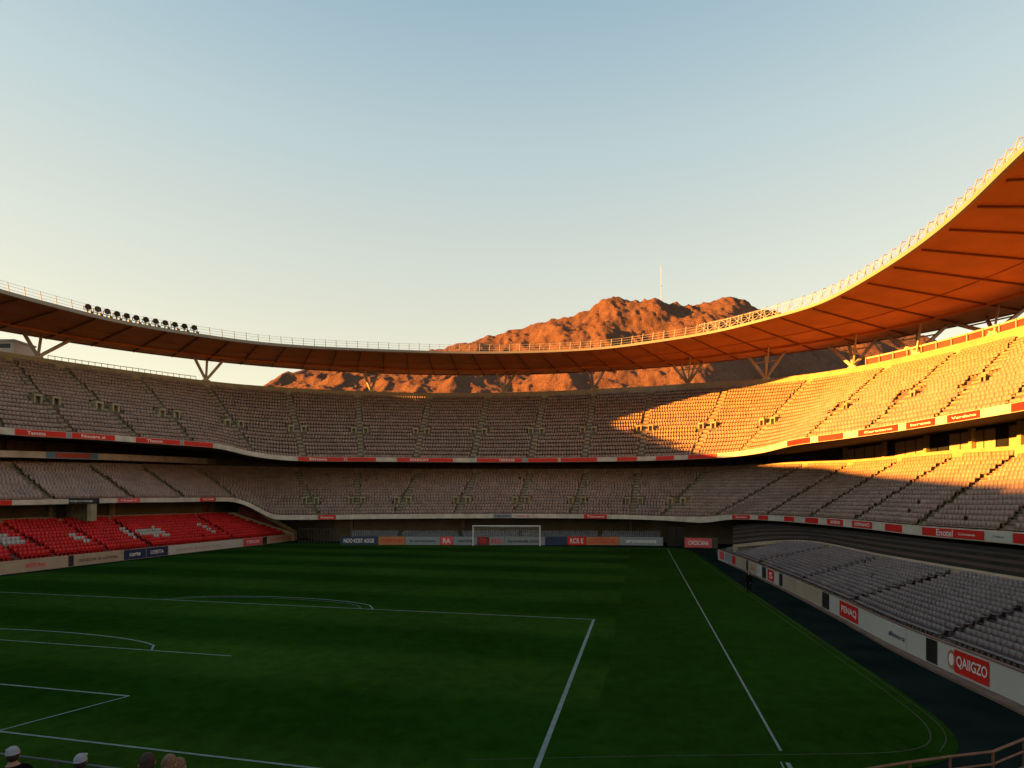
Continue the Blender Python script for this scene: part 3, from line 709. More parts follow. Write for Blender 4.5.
for i, x in enumerate((352, 463, 630)):
    p = WB.px(x)*.975; mb = MB(); z_ = MFb.px(x)[2]; mb.box((p[0], p[1], z_/2), (.5, .5, z_))
    tag(mb.build('column', M['concrete']), ['grey column behind the black goal line board', 'grey column left of the far goal', 'grey column behind the white goal line board'][i], 'column', 'columns in the far recess')

# ------------------------------------------------------------------ roof
rf = thing('roof', 'sweeping cantilevered stadium roof with ribbed brown underside and pale front edge', 'roof', (0, 100, 0))
TH = np.radians(np.linspace(-118, 122, 360))
Ii = RI.by_centre(TH); Oo = RO.by_centre(TH)
ceil = MB(); nS = 6
for i in range(nS):
    f0, f1 = i/nS, (i+1)/nS; ceil.strip(Ii*(1-f0)+Oo*f0, Ii*(1-f1)+Oo*f1)
ceil.build('ceiling', M['ceiling'], rf)
upv = np.array([0, 0, 1.0])
inn = np.stack([Ii[:,0]-Oo[:,0], Ii[:,1]-Oo[:,1], 0*Ii[:,0]], -1); inn /= np.linalg.norm(inn, axis=1)[:,None]
fz = np.interp(TH, [R(-60), R(0), R(80)], [.46, .36, .32])[:,None]
a0 = Ii+inn*.02-upv*.05; a1 = a0+upv*(fz+.05)+inn*.12; a2 = a1-inn*.5; a3 = a0-inn*.38
MB().loft([a0, a1, a2, a3]).build('front_fascia', M['roof_fascia'], rf)
top0 = Ii-inn*.1+upv*(fz-.02); top1 = Oo+upv*.75
MB().strip(top0, top1).build('roof_deck', M['rooftop'], rf)
b0 = Oo-inn*.02-upv*.12; b1 = b0+upv*.9; b2 = b1-inn*.25; b3 = b0-inn*.25
MB().loft([b0, b1, b2, b3]).build('rear_edge', M['rib'], rf)
# radial ribs and the two ring beams
for dth in np.arange(-96, 108, 4.6):
    th = R(dth); p = RI.by_centre(th); q = RO.by_centre(th); d_ = q-p; p2 = p+d_*.03; q2 = p+d_*.995; sgn_ = Vector((d_[1], -d_[0], 0))  .normalized()*.085
    s_ = np.array(sgn_); dz0 = np.array([0, 0, .18]); dz1 = np.array([0, 0, .26])
    MB().hexa([p2-s_-dz0, p2+s_-dz0, q2+s_-dz1, q2-s_-dz1, p2-s_-upv*.01, p2+s_-upv*.01, q2+s_-upv*.01, q2-s_-upv*.01]).build('rib', M['rib'], rf)
for f_, wd, ht in ((.45, .06, .10), (.74, .30, .36)):
    c0 = Ii*(1-f_)+Oo*f_; A = c0+inn*wd/2-upv*.004; B_ = c0-inn*wd/2-upv*.004; MB().loft([A, B_, B_-upv*ht, A-upv*ht]).build('ring_beam', M['ceiling'], rf)
# branching supports on the rim
for x, arms in ((38, (-1.8, .4, 4.2)), (206, (-2.0, .2, 3.0)), (371, (-1.6, 1.6)), (504, (-1.8, .5, 2.6)), (594, (-1.7, -.6, 2.4)), (688, (-3.2, -1.4, 1.6, 3.2)), (766, (-3.2, 0, 3.2)),
                (853, (-3.6, -.6, 3.4)), (917, (-3.8, 0, 3.6)), (994, (-4.2, -.8, 3.2)), (1100, (-4, 0, 4)), (-110, (-3, 0, 3))):
    az_ = az_of(x); p = UB.off(.55).P(az_); p[2] = np.interp(az_, GRID, RT.z)-.05
    e = .01; tg = UB.P(az_+e)-UB.P(az_-e); tg[2] = 0; tg /= np.linalg.norm(tg); out = np.array([tg[1]*-1, tg[0], 0])
    if out @ p < 0: out = -out
    col = MB().box((p[0], p[1], p[2]+.12), (1.3, .8, .3), math.atan2(tg[1], tg[0])).build('support', M['steel'], rf)
    for a in arms:
        q = RO.off(-.9-.12*abs(a)).P(az_+a/np.hypot(p[0], p[1])); q[2] += .02
        MB().bar(p+upv*.2, q, .36, .46).build('strut', M['steel'], col)
    w_ = max(arms); w0 = min(arms)
    if x > 640:   # brace back under the roof and a gusset plate between the arms
        q = RO.off(-6.5).P(az_+.5/np.hypot(p[0], p[1])); q[2] += .1; MB().bar(p+upv*.3, q, .22, .3).build('brace', M['steel'], col)
        qa = (p+upv*.2)*.3+.7*RO.off(-1.2).P(az_+w0/np.hypot(p[0], p[1])); qb = (p+upv*.2)*.3+.7*RO.off(-1.2).P(az_+w_/np.hypot(p[0], p[1])); MB().bar(qa, qb, .15, .2).build('tie', M['steel'], col)

# railing along the roof edge
rr = thing('roof_railing', 'light metal railing of leaning posts and wires along the roof edge', 'railing', tuple(RI.by_centre(0.)+upv*.5))
fzi = lambda th: float(np.interp(th, TH, fz[:,0]))
def rail_pt(th, h_, back=.35):
    p = RI.by_centre(th); q = RO.by_centre(th); d_ = (q-p); d_[2] = 0; d_ /= np.linalg.norm(d_); return p+d_*(back+.28*h_)+upv*(fzi(th)+h_)
ths = []; th = R(-72)
lastp = None
for c in np.radians(np.arange(-75, 100, .05)):
    p = RI.by_centre(c); 
    x = CX+FOC*p[0]/max(p[1], .1)
    if x < -40 or x > 1075 or p[1] < 5: continue
    if lastp is None or np.linalg.norm(p-lastp) > (1.9 if x < 800 else 1.6): ths.append((c, x)); lastp = p
hts = []
for i, (c, x) in enumerate(ths):
    h_ = (1.55 if x < 640 else 1.75 if x < 760 else 2.1) + random.uniform(-.08, .08)
    hts.append(h_)
posts = ths[:100]
for i, (c, x) in enumerate(ths):
    mb = MB().bar(rail_pt(c, -.1), rail_pt(c, hts[i]), .075, .075)
    if x > 700: mb.bar(rail_pt(c, hts[i]*.96), rail_pt(c, hts[i]*1.02, .9), .07); mb.bar(rail_pt(c, hts[i]*.6), rail_pt(c, -.1, 1.3), .06)
    mb.build('post', M['dark_post'] if x < 430 else M['rail'], rr)
for h_ in (.5, 1.0, 1.45, 1.85):
    dense = np.linspace(ths[0][0] if h_ < 1.7 else [q[0] for q in ths if q[1] > 700][0], ths[-1][0], 260)
    A = np.array([rail_pt(c, h_) for c in dense]); k = .022
    n_ = np.array([0, 0, k]); m_ = np.zeros_like(A); m_[:,0] = k
    MB().loft([A-n_, A+m_, A+n_, A-m_]).build('wire', M['rail'], rr)
br = MB()
for i in range(len(ths)-1):
    c, x = ths[i]; c2 = ths[i+1][0]
    if x > 690: br.bar(rail_pt(c, .1), rail_pt(c2, 1.45), .04); br.bar(rail_pt(c, 1.9, .9), rail_pt(c2, .2, .9), .04); br.bar(rail_pt((c+c2)/2, 0, .9), rail_pt((c+c2)/2, 2.1, .9), .055); br.bar(rail_pt(c, 1.9, .9), rail_pt(c2, 1.9, .9), .05)
br.build('bracing', mat('pale_bracing', (.42, .42, .42), .5, .2, 3), rr)

# floodlights on the roof, far left
def floodlight(th, i):
    p = rail_pt(th, 0, .6); c = Vector((-12.5, 57, 36)); d_ = (c-Vector(p)); d_.z = 0; d_.normalize(); sdv = Vector((-d_.y, d_.x, 0))
    ord_ = ['first','second','third','fourth','fifth','sixth','seventh','eighth','ninth','tenth','eleventh','last'][i]
    t_ = thing('floodlight', '%s black floodlight from the left in the cluster on the left roof edge' % ord_, 'floodlight', tuple(p), 'floodlights on the left roof edge')
    P = Vector(p); tilt = random.uniform(-.12, .12)
    MB().bar(P, P+Vector((0,0,.55)), .14).bar(P-sdv*.5+Vector((0,0,.5)), P+sdv*.5+Vector((0,0,.5)), .09).bar(P-sdv*.5+Vector((0,0,.5)), P-sdv*.5+Vector((0,0,1.05)), .08).bar(P+sdv*.5+Vector((0,0,.5)), P+sdv*.5+Vector((0,0,1.05)), .08).build('bracket', M['black'], t_)
    ax = (d_+Vector((0,0,-.25+tilt))).normalized(); c0 = P+Vector((0,0,1.05))-sdv*.02
    MB().tube(c0-ax*.35, c0+ax*.15, .24, .43, 10).tube(c0+ax*.15, c0+ax*.25, .46, .46, 12).build('lamp_housing', M['black'], t_)
    MB().tube(c0+ax*.25, c0+ax*.27, .40, .40, 12).build('lens', M['glass'], t_)
    MB().box(P+Vector((0,0,.25))+sdv*.55, (.45,.3,.4), math.atan2(sdv.y, sdv.x)).build('ballast_box', M['black'], t_)
aI = GRID[(GRID > RI.lo) & (GRID < RI.hi)]; pI = RI.P(aI); tI = np.unwrap(np.arctan2(pI[:,0]+12.5, pI[:,1]-57))
for i in range(12): floodlight(float(np.interp(az_of(89.5+i*9.6), aI, tI)), i)

# thin rail and fence on the rim behind the gaps
def rim_fence(x0, x1, n, ht, label, top_m, panel=None, th_=.12):
    t_ = thing('rim_fence', label, 'fence', tuple(UB.off(1.2, 1).px((x0+x1)/2)))
    e = np.linspace(az_of(x0), az_of(x1), n+1); base = UB.off(.85); zb = lambda a: np.interp(a, GRID, RT.z)
    for a in e:
        p = base.P(a); p[2] = zb(a)-.1; MB().bar(p, p+upv*(ht+.1), th_).build('post', top_m, t_)
    d_ = np.linspace(e[0], e[-1], 60); A = base.P(d_); A[:,2] = [zb(a)+ht for a in d_]; B_ = base.off(.12).P(d_); B_[:,2] = A[:,2]
    MB().loft([A, B_, B_-upv*th_*1.6, A-upv*th_*1.6]).build('top_rail', top_m, t_)
    if panel:
        A = base.off(.2).P(d_); A[:,2] = [zb(a)-.1 for a in d_]; B_ = A+upv*(ht); MB().strip(A, B_).build('infill', panel, t_)
rim_fence(48, 196, 24, .75, 'thin wire fence on the rim in the gap at the left', M['steel'], None, .06)
rim_fence(866, 1130, 16, 1.35, 'maroon fence with pale posts on the rim at the right', M['rail'], M['maroon'], .16)
# white cabin beyond the rim, far left
cb = thing('rooftop_cabin', 'small white flat roofed cabin beyond the rim at the far left', 'building', tuple(at(8, 356, 96)))
c0 = at(6, 350, 97); MB().box((c0[0]-3, c0[1], 17.2), (12.4, 4, 34.4)).build('wall', M['cabin'], cb)
MB().box((c0[0]-3, c0[1], 34.5), (12.8, 4.4, .3)).build('roof', M['white'], cb)
MB().box((c0[0]+1, c0[1]-2.02, 33.6), (3, .06, .7)).build('window', M['glass'], cb)

# ------------------------------------------------------------------ adverts
font_cache = {}
def text_mesh(s, size):
    cu = bpy.data.curves.new('lettering', 'FONT'); cu.body = s; cu.size = size; cu.align_x = 'CENTER'; cu.align_y = 'CENTER'; cu.offset = size*.018
    o = bpy.data.objects.new('lettering', cu); C.objects.link(o); dg = bpy.context.evaluated_depsgraph_get()
    me_ = bpy.data.meshes.new_from_object(o.evaluated_get(dg)); v = np.array([q.co[:] for q in me_.vertices]); f = [tuple(p.vertices) for p in me_.polygons]
    bpy.data.objects.remove(o); bpy.data.curves.remove(cu); bpy.data.meshes.remove(me_)
    return v, f
def panel(ft, fb, x0, x1, m, label, text=None, tm='letter', tx=.5, tw=None, th_=.62, inset=.06, group=None, dr=-.05, emblem=None, name='advert_panel', cat='advert panel', z0=None):
    az = np.linspace(az_of(x0), az_of(x1), max(3, int((x1-x0)/4)+2))
    a = ft.off(dr).P(az); b_ = fb.off(dr).P(az); hh = a[:,2]-b_[:,2]
    a[:,2] -= hh*inset; b_[:,2] += hh*inset
    c = ft.off(dr+.06).P(az); e = fb.off(dr+.06).P(az); c[:,2] = a[:,2]; e[:,2] = b_[:,2]
    o = MB().loft([a, b_, e, c]).build(name, M[m]); tag(o, label, cat, group)
    def decal(s, tmn, xc, width, hfrac, nm, tall=None):
        v, f = text_mesh(s, 1.0); w_ = v[:,0].max()-v[:,0].min(); h_ = v[:,1].max()-v[:,1].min()
        ac = az_of(xc); p0 = ft.off(dr-.02).P(ac); e_ = .002; tg = ft.P(ac+e_)-ft.P(ac-e_); mpr = np.hypot(tg[0], tg[1])/(2*e_)
        H_ = float(np.interp(ac, az, a[:,2]-b_[:,2])); zc = float(np.interp(ac, az, (a[:,2]+b_[:,2])/2))
        wid = width*H_*w_/h_*hfrac if width < 0 else width
        xx = (v[:,0]-(v[:,0].max()+v[:,0].min())/2)/w_*wid; yy = (v[:,1]-(v[:,1].max()+v[:,1].min())/2)/h_*H_*hfrac
        aa = ac+xx/mpr; P_ = ft.off(dr-.025).P(aa); zl = np.interp(aa, az, (a[:,2]+b_[:,2])/2); P_[:,2] = zl+yy
        MB().add(P_, f).build(nm, M[tmn], o)
    if text:
        xc = x0+(x1-x0)*tx; ac = az_of(xc); e_ = .002; tg = ft.P(ac+e_)-ft.P(ac-e_); mpr = np.hypot(tg[0], tg[1])/(2*e_)
        if tw is None: tw = .6
        width = tw*(az_of(x1)-az_of(x0))*mpr
        decal(text, tm, xc, width, th_, 'lettering')
    if emblem: decal('O', emblem[1], x0+(x1-x0)*emblem[0], -1, .8, 'emblem')
    return o
GU = 'red panels on the upper tier fascia'; GM = 'red panels on the middle tier fascia'
ub = [(15,66,'Tamms',.42,.36,'red panel with white lettering at the left end of the upper tier fascia'),
 (72,115,'Nouera si',.5,.55,'red panel with small pale lettering, second from left on the upper tier fascia'),
 (136,180,'Tlaxon',.42,.36,'red panel with white lettering, third from left on the upper tier fascia'),
 (184,213,None,0,0,'plain red panel just before the white corner of the left upper fascia'),
 (298,376,'Etnoss',.26,.22,'long red panel with lettering and lilac emblem right of the white left corner'),
 (397,453,'SONDUAY',.40,.34,'red panel with white capitals above the left of the far stand'),
 (477,522,'TEREASE',.66,.36,'red panel with white capitals above the far goal, left of a white stub'),
 (528,558,None,0,0,'plain red panel directly above the far goal on the upper fascia'),
 (561,597,None,0,0,'plain red panel above the right post of the far goal on the upper fascia'),
 (617,637,None,0,0,'short plain red panel, first of four between white gaps right of the goal'),
 (656,674,None,0,0,'shortest plain red panel on the shaded upper fascia right of the goal'),
 (688,717,None,0,0,'last red panel before the long white corner of the upper fascia'),
 (787,810,None,0,0,'first small sunlit red panel after the white right corner of the upper fascia'),
 (818,843,None,0,0,'second sunlit red panel after the white right corner of the upper fascia'),
 (858,898,'Caroteno',.5,.7,'long sunlit red panel with thin pale lettering on the right upper fascia'),
 (906,935,'loresa',.5,.7,'sunlit red panel with thin pale lettering, third from the right edge'),
 (947,980,'Verdano',.5,.75,'sunlit red panel with pale lettering, second from the right edge'),
 (1011,1060,None,0,0,'sunlit red panel cut by the right edge of the photo on the upper fascia')]
for x0, x1, tx_, c_, w_, lab in ub:
    panel(UFt, UFb, x0, x1, 'red', lab, tx_, 'letter', c_, w_, .62 if x0 < 800 else .34, group=GU, emblem=(.61, 'lilac') if x0 == 298 else None)
for x0, x1, lab in ((66.6,71.4,'small pale blue stub between the first two red panels of the left upper fascia'), (180.5,183.5,'small pale blue stub between the third and fourth red panels of the left upper fascia'), (522.4,527.6,'pale stub between two red panels above the far goal')):
    panel(UFt, UFb, x0, x1, 'ice', lab, group='pale stubs on the upper tier fascia')
mbp = [(-30,12,'red',None,0,0,'red panel at the far left end of the left balcony fascia'),
 (118,140,'pink','Nosera',.5,.7,'faded red sign right of the tunnel on the left balcony fascia'),
 (200,216,'red','TECOM',.5,.7,'small red sign near the right end of the left balcony fascia'),
 (318,336,'red','Rexona',.5,.7,'small red sign on the left of the far middle tier fascia'),
 (493,512,'ice','GROEN',.5,.8,'pale sign with dark lettering on the fascia above the goal'),
 (513,531,'white','Tacos la',.5,.8,'white sign with red lettering on the fascia above the goal'),
 (584,607,'red','Tisovere',.5,.75,'small red sign on the middle fascia right of the goal'),
 (732,750,'red','Soraro',.5,.6,'red panel first right of the dip in the middle fascia'),
 (758,768,'red',None,0,0,'short plain red panel second right of the dip in the middle fascia'),
 (784,794,'red',None,0,0,'short plain red panel third right of the dip in the middle fascia'),
 (805,818,'red',None,0,0,'plain red panel fourth right of the dip in the middle fascia'),
 (827,843,'red','orano',.5,.6,'red panel with small lettering fifth right of the dip in the middle fascia'),
 (852,872,'red','ESPANO',.5,.75,'red panel with pale lettering sixth right of the dip in the middle fascia'),
 (885,902,'red',None,0,0,'plain red panel just left of the long lettered red panel on the right'),
 (922,984,'red','Enotel',.36,.27,'long red panel with big white lettering on the right middle fascia'),
 (1013,1070,'red',None,0,0,'red panel cut by the right edge of the photo on the middle fascia')]
for x0, x1, m_, tx_, c_, w_, lab in mbp:
    panel(MFt, MFb, x0, x1, m_, lab, tx_, {'ice':'letter_dark','white':'letter_red'}.get(m_, 'letter'), c_, w_, .8 if x0 == 922 else .5, inset=.1 if x0 > 730 else .04, group=GM)
panel(MFt, MFb, 955.3, 983.5, 'red', 'lettered red panel adjoining the long one on the right middle fascia', 'Coronaosa', 'letter', .4, .6, .3, .12, GM, -.12)
panel(MFt, MFb, 985, 1012, 'white', 'white panel with small dark lettering near the right edge of the middle fascia', 'Ciapan', 'letter_dark', .5, .42, .22, .1, 'white panels on the middle tier fascia')
panel(Lt, Lb, 46, 98, 'blue', 'blue panel with red and orange lettering on the white left balcony', None, group='panels on the white balcony'); panel(Lt, Lb, 56, 90, 'letter_red', 'red lettered strip in the middle of the blue balcony panel', 'MEX OKURAN', 'orange', .5, .9, .7, .2, 'panels on the white balcony', -.12)
# tunnel header writing
hv, hf = text_mesh('NCTE MUDNEJO LO OERUBA', 1.0); hw = np.ptp(hv[:,0]); hh_ = np.ptp(hv[:,1]); hY = hYd-.02; s_ = hY/FOC
hx = (60+(hv[:,0]-hv[:,0].min())/hw*33-CX)*s_; hz = H-(501.3-HY)*s_+(hv[:,1]-(hv[:,1].max()+hv[:,1].min())/2)/hh_*2.0*s_
MB().add(np.stack([hx, 0*hx+hY, hz], -1), hf).build('lettering', M['letter'], tun)

# boards round the pitch: far side
FBd = Ring([('d',250,545,97.0),('d',340,545,96.8),('d',512,545.3,96.3),('d',663,546,94.9),('d',720,549,92)], .1).setz(0.0); FBt = FBd.setz(1.45)
for x0, x1, m_, tx_, tm_, w_, h_, lab in ((340,378,'navy','NOO KOST AOOE','letter',.8,.5,'black goal line board with white lettering left of the goal'),
  (378.4,405,'orange','CORONES','letter_red',.8,.4,'orange goal line board left of the goal'), (405.4,440,'ice','lo veronoesta','letter_dark',.75,.35,'pale goal line board with dark lettering left of the goal'),
  (440.4,453,'pink','RA','letter',.6,.6,'small dark red goal line board left of the goal'), (453.4,477,'ice','tecora','letter_dark',.6,.35,'pale goal line board by the left goal post'),
  (477.4,489,'maroon','OR','letter_red',.6,.6,'dark red board seen through the left of the goal net'), (489.4,504,'ice','RED','letter_red',.7,.6,'pale board with red lettering seen through the goal net'),
  (504.4,545,'ice','larovenda coste','letter_dark',.8,.4,'long pale board seen through the right of the goal net'), (545.4,567,'navy',None,'letter',0,0,'dark board just right of the goal'),
  (567.4,586,'red','RCR E','letter',.7,.6,'red goal line board right of the goal'), (586.4,619,'orange','COTTECOAL','letter_red',.85,.6,'orange goal line board with red lettering right of the goal'),
  (619.4,663,'ice','arovenosta','letter',.7,.4,'long white goal line board at the right corner'), (685,712,'pink','CHOSCANA','letter',.75,.5,'pink board with pale lettering in the far right corner')):
    dr_ = 0
    if x0 > 680: zz = FBt.off(.0); panel(FBt.off(-3.0, .18), FBd.off(-3.0, .1), x0, x1, m_, lab, tx_, tm_, .5, w_, h_, .02, 'advert boards along the far goal line')
    else: panel(FBt, FBd.off(0, .03), x0, x1, m_, lab, tx_, tm_, .5, w_, h_, .0, 'advert boards along the far goal line')
mb = MB(); az = np.linspace(az_of(684), az_of(718), 8); A = FBt.off(-2.85, .3).P(az); B_ = FBd.off(-2.85).P(az); C_ = FBd.off(-2.6).P(az); D_ = FBt.off(-2.6, .3).P(az)
tag(mb.loft([A, B_, C_, D_]).build('low_wall', M['dark_concrete']), 'dark low wall behind the pink board in the far right corner', 'wall')
# left side boards on the wall of the red stand
for x0, x1, m_, tx_, tm_, c_, w_, lab in ((3,68,'beige','NOTE Vora','letter_red',.5,.3,'cream board with thin red lettering at the left end of the left touchline'), (68.6,73.6,'black',None,'letter',0,0,'narrow black gap board between two cream boards on the left wall'),
  (74,123,'beige','ooratoss la corenta','kerb',.5,.8,'cream board with faint lettering left of the navy board'), (124,146,'navy','corte','letter',.5,.5,'navy board with pale lettering on the left wall, the left one'),
  (146.6,168,'navy','LOESTA','letter',.5,.6,'navy board with pale lettering on the left wall, the right one'), (168.6,243,'white','tovares ennosa lora','beige',.4,.6,'long off-white board with faint lettering on the left wall'),
  (243.6,262,'pink','TEROS','letter',.5,.7,'short pink board near the right end of the left wall'), (262.6,267,'black',None,'letter',0,0,'narrow black board near the right end of the left wall'), (267.6,296,'beige','NOTTECAO','letter_red',.5,.8,'cream board with red lettering at the right end of the left wall')):
    panel(LF, LF.setz(.03), x0, x1, m_, lab, tx_, tm_, c_, w_, .4, .03, 'advert boards along the red stand')
# right side boards
RFb = RF.setz(.13)
for x0, x1, m_, tx_, tm_, c_, w_, h_, lab in ((719.5,724,'pink',None,'letter',0,0,0,'small faded red board at the far end of the right wall'), (725,731.5,'ice',None,'letter',0,0,0,'small pale board at the far end of the right wall'), (732,735.5,'red',None,'letter',0,0,0,'narrow red board near the far end of the right wall'),
  (735.8,746,'beige',None,'letter',0,0,0,'beige board near the far end of the right wall'), (746.2,748.2,'black',None,'letter',0,0,0,'narrow black gap behind the steward on the right wall'), (748.5,756.5,'beige','Cora','letter_red',.5,.5,.4,'beige board just right of the steward'),
  (762,766,'black',None,'letter',0,0,0,'black gap left of the small red and white board'), (767.5,774,'red','S','letter',.5,.5,.6,'small red half board before the third wall opening'), (779,782.5,'black',None,'letter',0,0,0,'black opening at the left of the long cream wall panel'),
  (783,822,'beige',None,'letter',0,0,0,'long blank cream wall panel on the right wall'), (822.3,829,'door',None,'letter',0,0,0,'dark doorway left of the smaller red sign'),
  (839.5,858,'red','PENAQ','letter',.5,.8,.5,'smaller red sign with white lettering on the right wall'), (926,937,'door',None,'letter',0,0,0,'dark doorway left of the big red sign'),
  (954,989,'red','QAIIGZO','letter',.5,.88,.55,'big red sign with bold white lettering at the right end of the wall')):
    o = panel(RF, RFb, x0, x1, m_, lab, tx_, tm_, c_, w_, h_, .04 if m_ in ('black','door','beige') else .08, 'panels on the right wall' if m_ not in ('door',) else 'doorways in the right wall', name='doorway' if m_ == 'door' else 'advert_panel', cat='doorway' if m_ == 'door' else 'advert panel')
panel(RF, RFb, 887, 906, 'white', 'white board with slanted navy lettering on the right wall', 'allionco ta', 'navy', .5, .85, .26, .06, 'panels on the right wall')
ac = az_of(951.2); e_ = .002; tg = RF.P(ac+e_)-RF.P(ac-e_); mpr = np.hypot(tg[0], tg[1])/(2*e_)
def disc(rad, dr, name, m, parent=None):
    an = np.linspace(0, 2*math.pi, 28, endpoint=False); P_ = RF.off(dr).P(ac+rad*.62*np.cos(an)/mpr); P_[:,2] = .72+rad*np.sin(an); Q_ = RF.off(dr+.05).P(ac+rad*.62*np.cos(an)/mpr); Q_[:,2] = P_[:,2]
    return MB().add(list(P_)+list(Q_), [tuple(range(28))]+[(i, (i+1) % 28, 28+(i+1) % 28, 28+i) for i in range(28)]).build(name, M[m], parent)
em = tag(disc(.40, -.06, 'emblem', 'orange'), 'round orange emblem beside the big red sign', 'emblem'); disc(.27, -.075, 'emblem_centre', 'letter', em)

# ------------------------------------------------------------------ far goal
gl = at(473, 546, 95.0); gr = at(540, 546, 94.4)
U1, W1 = Vector((gl[0], gl[1], 0)), Vector((gr[0], gr[1], 0))
goal = thing('goal', 'white football goal with net at the far end of the pitch', 'goal', tuple((U1+W1)/2))
gh = 3.35; ax = (W1-U1).normalized(); dp = Vector((-ax.y, ax.x, 0))
MB().tube(U1, U1+Vector((0,0,gh)), .085, n=10).build('post', M['letter'], goal); MB().tube(W1, W1+Vector((0,0,gh)), .10, n=10).build('post', M['letter'], goal)
MB().tube(U1+Vector((0,0,gh))-ax*.1, W1+Vector((0,0,gh))+ax*.1, .085, n=10).build('crossbar', M['letter'], goal)
for p in (U1, W1): MB().tube(p+Vector((0,0,gh)), p+dp*1.3+Vector((0,0,gh-.1)), .05).tube(p+dp*1.3+Vector((0,0,gh-.1)), p+dp*2.2, .05).tube(p, p+dp*2.2, .05).build('stanchion', M['rail'], goal)
nm = MB(); wG = (W1-U1).length; nx, nz = 34, 12
def netpt(i, s_):
    b_ = U1+ax*(wG*i/nx)
    if s_ < .3: return b_+dp*(1.3*s_/.3)+Vector((0,0,gh-.1*s_/.3-.12*math.sin(math.pi*i/nx)*s_/.3))
    k_ = (s_-.3)/.7; return b_+dp*(1.3+.9*k_)+Vector((0,0,(gh-.1)*(1-k_)-.12*math.sin(math.pi*i/nx)*(1-k_)))
for i in range(nx+1):
    for j in range(10): nm.bar(netpt(i, j/10), netpt(i, (j+1)/10), .018)
for j in range(0, 19):
    for i in range(0, nx, 2): nm.bar(netpt(i, j/18), netpt(i+2, j/18), .018)
nm.build('net', M['net'], goal)

# ------------------------------------------------------------------ people
def skin_body(verts, edges, radii, root, m, parent, name='body', sub=2):
    me_ = bpy.data.meshes.new(name); me_.from_pydata(verts, edges, []); o = bpy.data.objects.new(name, me_); C.objects.link(o)
    sk = o.modifiers.new('skin', 'SKIN'); sk.use_smooth_shade = True
    for i, r_ in enumerate(radii):
        me_.skin_vertices[0].data[i].radius = r_ if isinstance(r_, tuple) else (r_, r_); me_.skin_vertices[0].data[i].use_root = (i == root)
    ss = o.modifiers.new('sub', 'SUBSURF'); ss.levels = sub; ss.render_levels = sub
    dg = bpy.context.evaluated_depsgraph_get(); dg.update(); m2 = bpy.data.meshes.new_from_object(o.evaluated_get(dg)); bpy.data.objects.remove(o)
    m2.materials.clear()
    for q in (m if isinstance(m, (list, tuple)) else [m]): m2.materials.append(q)
    return m2
def ellipsoid(mb_, c, r_, yaw=0, n=16, k=10, mi=0, zmin=-1.0):
    V_, F_ = [], []
    for j in range(k+1):
        ph = -math.pi/2+math.pi*j/k; zz = max(math.sin(ph), zmin); cr = math.cos(math.asin(max(-1, min(1, zz)))) if zz > -1 else 0
        for i in range(n):
            a = 2*math.pi*i/n; x, y = r_[0]*cr*math.cos(a), r_[1]*cr*math.sin(a)
            V_.append((c[0]+x*math.cos(yaw)-y*math.sin(yaw), c[1]+x*math.sin(yaw)+y*math.cos(yaw), c[2]+r_[2]*zz))
    for j in range(k):
        for i in range(n): F_.append((j*n+i, j*n+(i+1) % n, (j+1)*n+(i+1) % n, (j+1)*n+i))
    mb_.add(V_, F_, mi)
